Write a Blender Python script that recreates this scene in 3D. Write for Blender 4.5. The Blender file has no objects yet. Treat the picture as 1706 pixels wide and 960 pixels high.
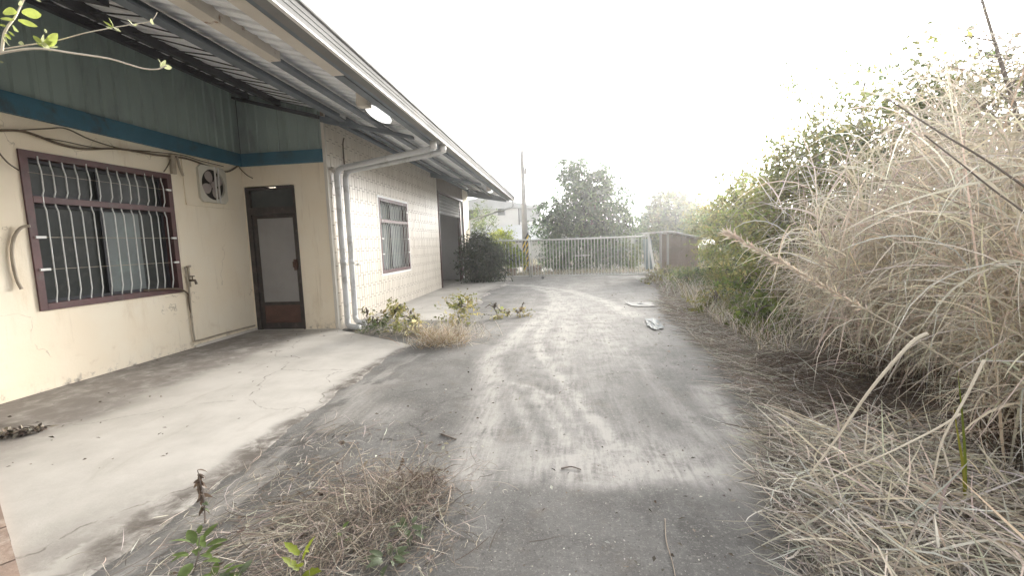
import bpy, math, random
import numpy as np
from mathutils import Vector, Matrix

random.seed(7)
RNG = np.random.default_rng(11)
SC = bpy.context.scene
COL = SC.collection

# ------------------------------------------------------------------ camera
HC = 1.5
cam_r = Vector((0.99314697, 0.11099943, -0.03658183))
cam_u = Vector((0.02498311, 0.10414049, 0.99424876))
cam_f = Vector((-0.1141707, 0.98834907, -0.1006537))
cd = bpy.data.cameras.new('camera')
cd.sensor_width = 36.0
cd.lens = 749.573 / 1706 * 36.0
cd.clip_start = 0.05
cd.clip_end = 2000
cam = bpy.data.objects.new('camera', cd)
COL.objects.link(cam)
M3 = Matrix((cam_r, cam_u, -cam_f)).transposed()
cam.matrix_world = Matrix.Translation((0, 0, HC)) @ M3.to_4x4()
SC.camera = cam

# ------------------------------------------------------------------ light
SUN_EL, SUN_AZ = math.radians(14), math.radians(24)      # azimuth from +Y towards +X
w = bpy.data.worlds.new('World')
SC.world = w
w.use_nodes = True
wn, wl = w.node_tree.nodes, w.node_tree.links
sky = wn.new('ShaderNodeTexSky')
sky.sky_type = 'NISHITA'
sky.sun_disc = False
sky.sun_elevation = SUN_EL
sky.sun_rotation = SUN_AZ
sky.air_density = 1.0
sky.dust_density = 5.0
sky.ozone_density = 1.0
hs = wn.new('ShaderNodeHueSaturation')
hs.inputs['Saturation'].default_value = 0.05
wl.new(sky.outputs[0], hs.inputs['Color'])
bg = wn['Background']
bg.inputs['Strength'].default_value = 0.15
wl.new(hs.outputs[0], bg.inputs['Color'])
sl = bpy.data.lights.new('sun', 'SUN')
sl.energy = 1.15
sl.angle = math.radians(12)
sl.color = (1, 0.90, 0.74)
so = bpy.data.objects.new('sun', sl)
COL.objects.link(so)
sd = Vector((math.sin(SUN_AZ) * math.cos(SUN_EL), math.cos(SUN_AZ) * math.cos(SUN_EL), math.sin(SUN_EL)))
so.rotation_euler = sd.to_track_quat('Z', 'Y').to_euler()
so.location = (6, 12, 30)
SC.view_settings.view_transform = 'Standard'
SC.view_settings.look = 'None'
SC.view_settings.exposure = 2.08
SC.view_settings.gamma = 1

# ------------------------------------------------------------------ helpers
def ray(x, y):
    return cam_f + cam_r * ((x - 853) / 749.573) - cam_u * ((y - 480) / 749.573)
def gp(x, y, z=0.0):
    d = ray(x, y); t = (z - HC) / d.z
    return Vector((d.x * t, d.y * t, z))
def at(x, y, Y):
    d = ray(x, y); t = Y / d.y
    return Vector((d.x * t, Y, HC + d.z * t))
def ax(x, y, X):
    d = ray(x, y); t = X / d.x
    return Vector((X, d.y * t, HC + d.z * t))

def value_noise(x, y, seed=0):
    xi = np.floor(x).astype(np.int64); yi = np.floor(y).astype(np.int64)
    fx = x - xi; fy = y - yi
    fx = fx * fx * (3 - 2 * fx); fy = fy * fy * (3 - 2 * fy)
    def h(a, b):
        n = (a * 374761393 + b * 668265263 + seed * 982451653) & 0x7fffffff
        n = ((n ^ (n >> 13)) * 1274126177) & 0x7fffffff
        return ((n ^ (n >> 16)) & 0xffff) / 65535.0
    return (h(xi, yi) * (1 - fx) + h(xi + 1, yi) * fx) * (1 - fy) + (h(xi, yi + 1) * (1 - fx) + h(xi + 1, yi + 1) * fx) * fy
def fbm(x, y, seed=0, o=4):
    s = 0; a = 0.5; t = 0
    for i in range(o):
        s = s + a * value_noise(x * 2 ** i, y * 2 ** i, seed + i); t += a; a *= 0.5
    return s / t

class MB:
    def __init__(self): self.v = []; self.f = []
    def add(self, vs, fs):
        b = len(self.v); self.v += [tuple(p) for p in vs]; self.f += [tuple(i + b for i in f) for f in fs]; return self
    def box(self, lo, hi):
        x0, y0, z0 = lo; x1, y1, z1 = hi
        return self.add([(x0, y0, z0), (x1, y0, z0), (x1, y1, z0), (x0, y1, z0), (x0, y0, z1), (x1, y0, z1), (x1, y1, z1), (x0, y1, z1)],
                        [(0, 3, 2, 1), (4, 5, 6, 7), (0, 1, 5, 4), (1, 2, 6, 5), (2, 3, 7, 6), (3, 0, 4, 7)])
    def bevbox(self, lo, hi, b):
        # box with chamfered edges (24 verts)
        lo = Vector(lo); hi = Vector(hi); vs = []; idx = {}
        for sx in (0, 1):
            for sy in (0, 1):
                for sz in (0, 1):
                    c = Vector((hi.x if sx else lo.x, hi.y if sy else lo.y, hi.z if sz else lo.z))
                    dx, dy, dz = (-b if sx else b), (-b if sy else b), (-b if sz else b)
                    for k, o in enumerate(((0, dy, dz), (dx, 0, dz), (dx, dy, 0))):
                        idx[(sx, sy, sz, k)] = len(vs); vs.append(c + Vector(o))
        fs = []
        q = lambda ks, k: [idx[a + (k,)] for a in ks]
        for s in (0, 1):
            fs.append(q([(s, 0, 0), (s, 1, 0), (s, 1, 1), (s, 0, 1)], 0))
            fs.append(q([(0, s, 0), (1, s, 0), (1, s, 1), (0, s, 1)], 1))
            fs.append(q([(0, 0, s), (1, 0, s), (1, 1, s), (0, 1, s)], 2))
        for a in (0, 1):
            for c in (0, 1):
                fs.append([idx[(a, c, 0, 0)], idx[(a, c, 1, 0)], idx[(a, c, 1, 1)], idx[(a, c, 0, 1)]])
                fs.append([idx[(a, 0, c, 0)], idx[(a, 1, c, 0)], idx[(a, 1, c, 2)], idx[(a, 0, c, 2)]])
                fs.append([idx[(0, a, c, 1)], idx[(1, a, c, 1)], idx[(1, a, c, 2)], idx[(0, a, c, 2)]])
                for d in (0, 1): pass
        for a in (0, 1):
            for c in (0, 1):
                for d in (0, 1): fs.append([idx[(a, c, d, k)] for k in range(3)])
        return self.add(vs, fs)
    def beam(self, p0, p1, wd, ht, up=(0, 0, 1)):
        p0 = Vector(p0); p1 = Vector(p1); d = (p1 - p0).normalized(); s = d.cross(Vector(up)).normalized(); u = s.cross(d)
        vs = []
        for p in (p0, p1):
            for a, c in ((-1, -1), (1, -1), (1, 1), (-1, 1)): vs.append(p + s * (a * wd / 2) + u * (c * ht / 2))
        return self.add(vs, [(0, 1, 2, 3), (7, 6, 5, 4), (0, 4, 5, 1), (1, 5, 6, 2), (2, 6, 7, 3), (3, 7, 4, 0)])
    def tube(self, pts, r, n=8, cap=True):
        pts = [Vector(p) for p in pts]; m = len(pts)
        rs = [r] * m if isinstance(r, (int, float)) else list(r)
        vs = []; ref = None
        for i, p in enumerate(pts):
            d = (pts[min(i + 1, m - 1)] - pts[max(i - 1, 0)]).normalized()
            if ref is None: ref = Vector((0, 0, 1)) if abs(d.z) < 0.9 else Vector((1, 0, 0))
            s = d.cross(ref).normalized(); u = s.cross(d).normalized(); ref = u
            for k in range(n):
                a = 2 * math.pi * k / n; vs.append(p + (s * math.cos(a) + u * math.sin(a)) * rs[i])
        fs = [(i * n + k, i * n + (k + 1) % n, (i + 1) * n + (k + 1) % n, (i + 1) * n + k) for i in range(m - 1) for k in range(n)]
        if cap: fs += [tuple(reversed(range(n))), tuple((m - 1) * n + k for k in range(n))]
        return self.add(vs, fs)
    def prism(self, poly, axis, a, c):
        # closed polygon in the plane normal to axis ('x','y','z'), extruded from a to c
        def P(q, t):
            return {'x': (t, q[0], q[1]), 'y': (q[0], t, q[1]), 'z': (q[0], q[1], t)}[axis]
        n = len(poly)
        vs = [P(q, a) for q in poly] + [P(q, c) for q in poly]
        return self.add(vs, [tuple(reversed(range(n))), tuple(range(n, 2 * n))] + [(i, (i + 1) % n, n + (i + 1) % n, n + i) for i in range(n)])
    def build(self, name, mat, parent=None, smooth=False):
        me = bpy.data.meshes.new(name); me.from_pydata(self.v, [], self.f); me.update()
        if smooth: me.shade_smooth()
        return link(name, me, mat, parent)

def link(name, me, mat=None, parent=None):
    if mat is not None and not me.materials: me.materials.append(mat)
    o = bpy.data.objects.new(name, me); COL.objects.link(o)
    if parent is not None: par(o, parent)
    return o
def world_loc(o):
    l = o.location.copy()
    while o.parent: o = o.parent; 
    return l
ORG = {}
def par(o, parent):
    o.parent = parent
    o.matrix_parent_inverse = Matrix.Translation(-ORG.get(parent.name, Vector((0, 0, 0))))
    ORG[o.name] = ORG.get(o.name, Vector(o.location))
def tag(o, label=None, cat=None, group=None, kind=None):
    if label: o['label'] = label
    if cat: o['category'] = cat
    if group: o['group'] = group
    if kind: o['kind'] = kind
    return o
def thing(name, loc, label, cat, group=None):
    o = bpy.data.objects.new(name, None); COL.objects.link(o); o.location = loc
    o.empty_display_size = 0.2
    ORG[o.name] = Vector(loc)
    return tag(o, label, cat, group)
def dupe(o, loc, parent):
    c = o.copy(); COL.objects.link(c); c.location = loc
    if parent is not None: par(c, parent); ORG[c.name] = Vector(loc)
    return c
def np_mesh(name, V, F, mat, parent=None, col=None, smooth=False):
    V = np.asarray(V, np.float32); F = np.asarray(F, np.int32); k = F.shape[1]
    me = bpy.data.meshes.new(name)
    me.vertices.add(len(V)); me.vertices.foreach_set('co', V.ravel())
    me.loops.add(F.size); me.loops.foreach_set('vertex_index', F.ravel())
    me.polygons.add(len(F)); me.polygons.foreach_set('loop_start', np.arange(0, F.size, k, dtype=np.int32))
    me.update(calc_edges=True)
    if col is not None:
        a = me.color_attributes.new('tint', 'FLOAT_COLOR', 'POINT')
        c4 = np.ones((len(V), 4), np.float32); c4[:, :3] = col; a.data.foreach_set('color', c4.ravel())
    if smooth: me.shade_smooth()
    return link(name, me, mat, parent)

# ------------------------------------------------------------------ materials
def nodes(m):
    m.use_nodes = True
    return m.node_tree.nodes, m.node_tree.links
def ramp(N, L, src, a, b):
    r = N.new('ShaderNodeMapRange'); r.inputs['From Min'].default_value = a; r.inputs['From Max'].default_value = b
    r.interpolation_type = 'SMOOTHSTEP'; L.new(src, r.inputs['Value']); return r.outputs[0]
def mix(N, L, fac, a, b):
    m = N.new('ShaderNodeMix'); m.data_type = 'RGBA'
    for sock, v in ((m.inputs['Factor'], fac), (m.inputs['A'], a), (m.inputs['B'], b)):
        pass
    ins = {'Factor': m.inputs[0], 'A': m.inputs[6], 'B': m.inputs[7]}
    for k, v in (('Factor', fac), ('A', a), ('B', b)):
        if hasattr(v, 'links') or isinstance(v, bpy.types.NodeSocket): L.new(v, ins[k])
        elif isinstance(v, (int, float)): ins[k].default_value = v
        else: ins[k].default_value = (*v[:3], 1)
    return m.outputs[2]
def noise(N, L, vec, scale, detail=5, rough=0.6, dist=0.0):
    t = N.new('ShaderNodeTexNoise'); t.inputs['Scale'].default_value = scale; t.inputs['Detail'].default_value = detail
    t.inputs['Roughness'].default_value = rough; t.inputs['Distortion'].default_value = dist
    L.new(vec, t.inputs['Vector']); return t.outputs['Fac']
def math_n(N, L, op, a, b=None):
    m = N.new('ShaderNodeMath'); m.operation = op
    for i, v in enumerate((a, b)):
        if v is None: continue
        if isinstance(v, (int, float)): m.inputs[i].default_value = v
        else: L.new(v, m.inputs[i])
    return m.outputs[0]
def pos(N, L, scale=None):
    g = N.new('ShaderNodeNewGeometry')
    if scale is None: return g.outputs['Position']
    mp = N.new('ShaderNodeMapping'); mp.inputs['Scale'].default_value = scale; L.new(g.outputs['Position'], mp.inputs['Vector']); return mp.outputs[0]

def mat(name, c1, c2=None, scale=3.0, rough=0.7, bump=0.0, bscale=40.0, metal=0.0, stain=None, sscale=1.2, smin=0.5, smax=0.75, stretch=None, spec=0.4):
    m = bpy.data.materials.new(name); N, L = nodes(m); B = N['Principled BSDF']
    p = pos(N, L, stretch) if stretch else pos(N, L)
    if c2 is None: c2 = tuple(c * 0.8 for c in c1)
    f = ramp(N, L, noise(N, L, p, scale), 0.3, 0.7)
    c = mix(N, L, f, c1, c2)
    if stain: c = mix(N, L, ramp(N, L, noise(N, L, p, sscale, 7, 0.68, 0.4), smin, smax), c, stain)
    L.new(c, B.inputs['Base Color'])
    B.inputs['Roughness'].default_value = rough; B.inputs['Metallic'].default_value = metal
    B.inputs['Specular IOR Level'].default_value = spec
    if bump:
        b = N.new('ShaderNodeBump'); b.inputs['Strength'].default_value = bump; b.inputs['Distance'].default_value = 0.01
        L.new(noise(N, L, pos(N, L), bscale, 6), b.inputs['Height']); L.new(b.outputs[0], B.inputs['Normal'])
    return m
def leafmat(name, trans=0.35, rough=0.6, tcol=(1.0, 1.0, 0.6)):
    m = bpy.data.materials.new(name); N, L = nodes(m); B = N['Principled BSDF']; out = N['Material Output']
    a = N.new('ShaderNodeAttribute'); a.attribute_name = 'tint'
    B.inputs['Roughness'].default_value = rough; B.inputs['Specular IOR Level'].default_value = 0.3
    L.new(a.outputs['Color'], B.inputs['Base Color'])
    t = N.new('ShaderNodeBsdfTranslucent'); mm = N.new('ShaderNodeMix'); mm.data_type = 'RGBA'; mm.blend_type = 'MULTIPLY'
    mm.inputs[0].default_value = 1; L.new(a.outputs['Color'], mm.inputs[6]); mm.inputs[7].default_value = (*[c * 1.6 for c in tcol], 1)
    L.new(mm.outputs[2], t.inputs['Color'])
    s = N.new('ShaderNodeMixShader'); s.inputs[0].default_value = trans
    L.new(B.outputs[0], s.inputs[1]); L.new(t.outputs[0], s.inputs[2]); L.new(s.outputs[0], out.inputs['Surface'])
    return m

def plaster():
    m = bpy.data.materials.new('cream_plaster'); N, L = nodes(m); B = N['Principled BSDF']
    p = pos(N, L)
    c = mix(N, L, ramp(N, L, noise(N, L, p, 0.8, 6), 0.35, 0.7), (0.85, 0.775, 0.64), (0.83, 0.725, 0.57))
    c = mix(N, L, ramp(N, L, noise(N, L, pos(N, L, (1, 1, 0.25)), 3.0, 6, 0.65), 0.55, 0.85), c, (0.66, 0.54, 0.38))
    c = mix(N, L, math_n(N, L, 'MULTIPLY', ramp(N, L, noise(N, L, pos(N, L, (6, 6, .35)), 2.4, 6, .7), .58, .75), .4), c, (0.47, 0.385, 0.275))
    vo = N.new('ShaderNodeTexVoronoi'); vo.feature = 'DISTANCE_TO_EDGE'; vo.inputs['Scale'].default_value = .55
    wv_ = N.new('ShaderNodeVectorMath'); wv_.operation = 'ADD'; tn = N.new('ShaderNodeTexNoise'); tn.inputs['Scale'].default_value = 1.6; tn.inputs['Detail'].default_value = 7
    L.new(p, tn.inputs['Vector']); L.new(p, wv_.inputs[0]); L.new(tn.outputs['Color'], wv_.inputs[1]); L.new(wv_.outputs[0], vo.inputs['Vector'])
    c = mix(N, L, math_n(N, L, 'MULTIPLY', math_n(N, L, 'MULTIPLY', ramp(N, L, vo.outputs['Distance'], .004, .0008), ramp(N, L, noise(N, L, p, 1.9, 4), .48, .6)), .55), c, (0.30, 0.24, 0.17))
    sx = N.new('ShaderNodeSeparateXYZ'); L.new(p, sx.inputs[0])
    low = ramp(N, L, sx.outputs[2], 0.75, 0.0)
    f = math_n(N, L, 'MULTIPLY', low, ramp(N, L, noise(N, L, p, 4.5, 8, 0.7, 0.6), 0.52, 0.85))
    c = mix(N, L, f, c, (0.52, 0.40, 0.27))
    f2 = math_n(N, L, 'MULTIPLY', ramp(N, L, sx.outputs[2], 0.22, 0.02), ramp(N, L, noise(N, L, p, 9, 8, 0.75), 0.50, 0.70))
    c = mix(N, L, f2, c, (0.22, 0.19, 0.16))
    L.new(c, B.inputs['Base Color']); B.inputs['Roughness'].default_value = 0.85; B.inputs['Specular IOR Level'].default_value = 0.2
    b = N.new('ShaderNodeBump'); b.inputs['Strength'].default_value = 0.25; b.inputs['Distance'].default_value = 0.008
    L.new(noise(N, L, p, 22, 8, 0.65), b.inputs['Height']); L.new(b.outputs[0], B.inputs['Normal'])
    return m

def drive_mat():
    m = bpy.data.materials.new('weathered_drive'); N, L = nodes(m); B = N['Principled BSDF']
    p = pos(N, L)
    a = N.new('ShaderNodeAttribute'); a.attribute_name = 'tint'
    s = N.new('ShaderNodeSeparateColor'); L.new(a.outputs['Color'], s.inputs[0])
    c = mix(N, L, ramp(N, L, noise(N, L, p, 1.3, 9, 0.68, 0.3), 0.34, 0.66), (0.096, 0.093, 0.089), (0.20, 0.195, 0.187))
    c = mix(N, L, math_n(N, L, 'MULTIPLY', ramp(N, L, noise(N, L, p, 2.9, 6, 0.7, 0.8), 0.52, 0.72), 0.6), c, (0.15, 0.125, 0.10))
    fine = noise(N, L, p, 30, 8, 0.78)
    mid = noise(N, L, p, 7, 6, 0.7)
    c = mix(N, L, math_n(N, L, 'MULTIPLY', ramp(N, L, fine, 0.53, 0.66), 0.75), c, (0.27, 0.26, 0.24))
    c = mix(N, L, math_n(N, L, 'MULTIPLY', ramp(N, L, noise(N, L, p, 85, 3, 0.6), 0.58, 0.68), 0.75), c, (0.37, 0.355, 0.33))
    c = mix(N, L, math_n(N, L, 'MULTIPLY', ramp(N, L, noise(N, L, p, 55, 4, 0.7), 0.42, 0.33), 0.75), c, (0.04, 0.037, 0.033))
    vo = N.new('ShaderNodeTexVoronoi'); vo.feature = 'DISTANCE_TO_EDGE'; vo.inputs['Scale'].default_value = 0.33
    wv_ = N.new('ShaderNodeVectorMath'); wv_.operation = 'ADD'; tn = N.new('ShaderNodeTexNoise'); tn.inputs['Scale'].default_value = 1.7; tn.inputs['Detail'].default_value = 7
    L.new(p, tn.inputs['Vector']); L.new(p, wv_.inputs[0]); L.new(tn.outputs['Color'], wv_.inputs[1]); L.new(wv_.outputs[0], vo.inputs['Vector'])
    crack = math_n(N, L, 'MULTIPLY', ramp(N, L, vo.outputs['Distance'], 0.007, 0.001), ramp(N, L, mid, 0.42, 0.6))
    c = mix(N, L, math_n(N, L, 'MULTIPLY', crack, 0.8), c, (0.03, 0.027, 0.024))
    st = noise(N, L, pos(N, L, (9, 1.1, 1)), 2.6, 7, 0.7, 0.5)
    cl = noise(N, L, p, 3.2, 8, 0.7, 0.5)
    k = math_n(N, L, 'ADD', math_n(N, L, 'MULTIPLY', st, 0.55), math_n(N, L, 'MULTIPLY', cl, 0.75))
    k = math_n(N, L, 'ADD', k, math_n(N, L, 'MULTIPLY', fine, 0.25))
    d = math_n(N, L, 'MULTIPLY', s.outputs[0], ramp(N, L, k, 0.48, 1.02))
    d = math_n(N, L, 'MINIMUM', math_n(N, L, 'MULTIPLY', d, 1.5), 1.0)
    c = mix(N, L, d, c, (0.44, 0.42, 0.395))
    c = mix(N, L, math_n(N, L, 'MULTIPLY', s.outputs[1], ramp(N, L, cl, 0.25, 0.68)), c, mix(N, L, ramp(N, L, fine, 0.5, 0.7), (0.062, 0.057, 0.052), (0.20, 0.19, 0.175)))
    L.new(c, B.inputs['Base Color']); B.inputs['Roughness'].default_value = 0.85; B.inputs['Specular IOR Level'].default_value = 0.25
    b = N.new('ShaderNodeBump'); b.inputs['Strength'].default_value = 0.5; b.inputs['Distance'].default_value = 0.006
    L.new(noise(N, L, p, 60, 8, 0.75), b.inputs['Height']); L.new(b.outputs[0], B.inputs['Normal'])
    return m
def slab_mat():
    m = bpy.data.materials.new('pale_concrete'); N, L = nodes(m); B = N['Principled BSDF']
    p = pos(N, L)
    a = N.new('ShaderNodeAttribute'); a.attribute_name = 'tint'
    s = N.new('ShaderNodeSeparateColor'); L.new(a.outputs['Color'], s.inputs[0])
    c = mix(N, L, ramp(N, L, noise(N, L, p, 0.9, 8, 0.65), 0.3, 0.75), (0.54, 0.515, 0.48), (0.38, 0.36, 0.33))
    c = mix(N, L, math_n(N, L, 'MULTIPLY', ramp(N, L, noise(N, L, pos(N, L, (1.0, 0.35, 1)), 3.3, 8, 0.7, 0.8), 0.56, 0.78), 0.6), c, (0.34, 0.31, 0.275))
    c = mix(N, L, math_n(N, L, 'MULTIPLY', ramp(N, L, noise(N, L, p, 90, 4, 0.7), 0.62, 0.75), 0.35), c, (0.25, 0.23, 0.2))
    cl = noise(N, L, p, 5.5, 8, 0.72, 0.4)
    vo = N.new('ShaderNodeTexVoronoi'); vo.feature = 'DISTANCE_TO_EDGE'; vo.inputs['Scale'].default_value = 0.42
    wv_ = N.new('ShaderNodeVectorMath'); wv_.operation = 'ADD'; tn = N.new('ShaderNodeTexNoise'); tn.inputs['Scale'].default_value = 1.3; tn.inputs['Detail'].default_value = 7
    L.new(p, tn.inputs['Vector']); L.new(p, wv_.inputs[0]); L.new(tn.outputs['Color'], wv_.inputs[1]); L.new(wv_.outputs[0], vo.inputs['Vector'])
    c = mix(N, L, math_n(N, L, 'MULTIPLY', math_n(N, L, 'MULTIPLY', ramp(N, L, vo.outputs['Distance'], 0.006, 0.001), ramp(N, L, cl, 0.4, 0.6)), 0.7), c, (0.12, 0.105, 0.09))
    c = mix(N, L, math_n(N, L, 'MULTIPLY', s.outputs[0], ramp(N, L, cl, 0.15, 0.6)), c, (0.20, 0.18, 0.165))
    c = mix(N, L, math_n(N, L, 'MULTIPLY', s.outputs[1], ramp(N, L, cl, 0.25, 0.6)), c, (0.105, 0.09, 0.078))
    L.new(c, B.inputs['Base Color']); B.inputs['Roughness'].default_value = 0.8; B.inputs['Specular IOR Level'].default_value = 0.3
    b = N.new('ShaderNodeBump'); b.inputs['Strength'].default_value = 0.3; b.inputs['Distance'].default_value = 0.005
    L.new(noise(N, L, p, 45, 8, 0.7), b.inputs['Height']); L.new(b.outputs[0], B.inputs['Normal'])
    return m

M = dict(
    plaster=plaster(), drive=drive_mat(), slab=slab_mat(),
    soil=mat('dry_soil', (0.21, 0.185, 0.155), (0.13, 0.113, 0.095), 2.5, 0.95, 0.6, 30, stain=(0.27, 0.23, 0.17), sscale=6),
    lane=mat('lane_concrete', (0.34, 0.32, 0.29), (0.26, 0.245, 0.22), 1.2, 0.9, 0.3, 20),
    blue=mat('blue_painted_steel', (0.045, 0.145, 0.215), (0.036, 0.118, 0.18), 3, 0.5, 0.1, 30, stain=(0.05, 0.075, 0.09), sscale=2.5),
    siding=mat('teal_siding', (0.31, 0.39, 0.375), (0.26, 0.325, 0.32), 1.2, 0.6, 0.05, 20, stain=(0.20, 0.235, 0.245), sscale=2.0, stretch=(1, 1, 0.25)),
    roof=mat('roof_underside', (0.82, 0.85, 0.88), (0.74, 0.765, 0.80), 1.0, 0.7, 0.05, 20, stain=(0.45, 0.44, 0.45), sscale=1.6),
    roof_top=mat('roof_top', (0.48, 0.47, 0.46), (0.40, 0.39, 0.38), 1.0, 0.5, 0.05, 20),
    steel=mat('blue_grey_steel', (0.15, 0.175, 0.205), (0.115, 0.135, 0.16), 2.5, 0.55, 0.1, 25, stain=(0.11, 0.08, 0.06), sscale=3.5, smin=0.62, smax=0.8),
    cream_steel=mat('cream_steel', (0.66, 0.62, 0.56), (0.58, 0.54, 0.48), 2.0, 0.6, 0.1, 25, stain=(0.22, 0.13, 0.08), sscale=4.5, smin=0.6, smax=0.72),
    dark_steel=mat('dark_steel', (0.055, 0.055, 0.065), (0.035, 0.035, 0.042), 4, 0.6),
    gutter=mat('gutter_metal', (0.25, 0.247, 0.245), (0.20, 0.198, 0.195), 1.2, 0.85, 0.05, 20, spec=0.08, stain=(0.27, 0.24, 0.21), sscale=2.2, smin=0.58, smax=0.78, metal=0.0),
    white_edge=mat('white_trim', (0.80, 0.79, 0.77), (0.72, 0.71, 0.69), 2, 0.5),
    pvc=mat('grey_pvc', (0.63, 0.64, 0.65), (0.55, 0.56, 0.57), 1.5, 0.4, stain=(0.30, 0.29, 0.27), sscale=3),
    trim=mat('corner_trim', (0.70, 0.66, 0.60), (0.60, 0.56, 0.50), 2, 0.6),
    tile=mat('cream_tile', (0.69, 0.635, 0.555), (0.585, 0.53, 0.455), 5.5, 0.42, 0.06, 12, stain=(0.46, 0.40, 0.33), sscale=3.2, smin=0.54, smax=0.85, stretch=(1, 1.4, .3)),
    grout=mat('tile_grout', (0.27, 0.22, 0.175), (0.20, 0.16, 0.13), 5, 0.9),
    maroon=mat('maroon_frame', (0.115, 0.050, 0.050), (0.075, 0.034, 0.035), 4, 0.5, stain=(0.10, 0.075, 0.065), sscale=5),
    door_frame=mat('dark_door_frame', (0.050, 0.036, 0.032), (0.030, 0.024, 0.023), 6, 0.6, 0.3, 40, stain=(0.09, 0.075, 0.065), sscale=9),
    door_brown=mat('brown_door_rail', (0.105, 0.050, 0.036), (0.07, 0.033, 0.025), 5, 0.5),
    bar=mat('galvanised_bar', (0.74, 0.74, 0.72), (0.62, 0.62, 0.60), 5, 0.45, stain=(0.30, 0.20, 0.14), sscale=9, smin=0.62, smax=0.8),
    glass_dark=mat('dark_window_glass', (0.075, 0.08, 0.078), (0.05, 0.054, 0.054), 1.5, 0.22, spec=0.06, stain=(0.10, 0.10, 0.095), sscale=3),
    glass_pale=mat('pale_pane', (0.23, 0.255, 0.255), (0.19, 0.21, 0.215), 1.5, 0.35, spec=0.08, stain=(0.25, 0.30, 0.29), sscale=3),  # pale tone of the reflecting pane is put into the base colour
    glass_door=mat('frosted_door_glass', (0.30, 0.29, 0.285), (0.25, 0.242, 0.24), 1.2, 0.32, spec=0.2, stain=(0.25, 0.235, 0.225), sscale=3),
    cable=mat('brown_cable', (0.15, 0.11, 0.075), (0.10, 0.075, 0.05), 8, 0.7),
    pipe_tan=mat('tan_conduit', (0.44, 0.38, 0.30), (0.33, 0.28, 0.22), 6, 0.6),
    fan_white=mat('fan_plastic', (0.66, 0.63, 0.56), (0.56, 0.53, 0.46), 4, 0.5),
    fan_blade=mat('fan_blade', (0.40, 0.34, 0.32), (0.33, 0.28, 0.27), 4, 0.5),
    hole=mat('dark_hole', (0.022, 0.016, 0.015), None, 4, 0.8),
    inner=mat('inner_wall', (0.50, 0.49, 0.485), (0.42, 0.41, 0.405), 0.8, 0.85),
    gate=mat('gate_steel', (0.66, 0.66, 0.64), (0.56, 0.56, 0.54), 3, 0.5, stain=(0.42, 0.35, 0.29), sscale=5, smin=.6),
    pole=mat('concrete_pole', (0.42, 0.40, 0.38), (0.35, 0.335, 0.315), 2, 0.85, 0.2, 30),
    yellow=mat('yellow_stripe', (0.72, 0.50, 0.05), (0.62, 0.42, 0.05), 4, 0.6),
    black=mat('black_stripe', (0.04, 0.04, 0.045), None, 4, 0.6),
    white_wall=mat('white_house_wall', (0.66, 0.655, 0.64), (0.58, 0.575, 0.56), 0.5, 0.8),
    pale_roof=mat('pale_house_roof', (0.45, 0.46, 0.47), (0.38, 0.39, 0.40), 0.6, 0.6),
    house_grey=mat('grey_house_panel', (0.42, 0.43, 0.44), (0.36, 0.37, 0.38), 0.8, 0.7),
    shed=mat('shed_boards', (0.25, 0.185, 0.15), (0.18, 0.135, 0.11), 2.5, 0.85, 0.3, 25, stain=(0.32, 0.25, 0.22), sscale=3),
    dull_sheet=mat('dull_sheet', (0.20, 0.225, 0.23), (0.15, 0.17, 0.175), 9, 0.7, stain=(0.12, 0.11, 0.10), sscale=9),
    blue_sheet=mat('pale_blue_sheet', (0.29, 0.345, 0.36), (0.23, 0.285, 0.30), 2, 0.6),
    brick=mat('worn_brick', (0.30, 0.22, 0.175), (0.22, 0.165, 0.135), 5, 0.9, 0.4, 40, stain=(0.45, 0.38, 0.32), sscale=8),
    reed=mat('dry_reed', (0.74, 0.67, 0.55), (0.62, 0.55, 0.44), 14, 0.75),
    bark=mat('bark', (0.16, 0.13, 0.10), (0.10, 0.082, 0.065), 8, 0.9, 0.5, 30),
    twig=mat('pale_twig', (0.42, 0.35, 0.28), (0.32, 0.26, 0.21), 12, 0.8),
    dark_twig=mat('dark_twig', (0.24, 0.205, 0.18), (0.16, 0.135, 0.118), 12, 0.85),
    paper=mat('pale_sheet', (0.27, 0.27, 0.26), (0.21, 0.21, 0.205), 6, 0.7, stain=(0.38, 0.36, 0.33), sscale=7),
    stone=mat('pale_block', (0.62, 0.60, 0.56), (0.52, 0.50, 0.46), 5, 0.9, 0.4, 30),
    leaf=leafmat('leaf', 0.45), straw=leafmat('straw', 0.3, 0.75, (.80, .78, .74)), litter=leafmat('litter', 0.12, 0.85, (.8, .78, .74)),
    freshleaf=leafmat('fresh_leaf', 0.45, 0.45, (1, 1, 0.5)),
)
def lamp_mat():
    m = bpy.data.materials.new('lit_lens'); N, L = nodes(m); B = N['Principled BSDF']
    B.inputs['Base Color'].default_value = (0.85, 0.86, 0.84, 1); B.inputs['Roughness'].default_value = 0.4
    B.inputs['Emission Color'].default_value = (1, 1, 0.97, 1); B.inputs['Emission Strength'].default_value = 0.35
    return m
M['lens'] = lamp_mat()

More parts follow.
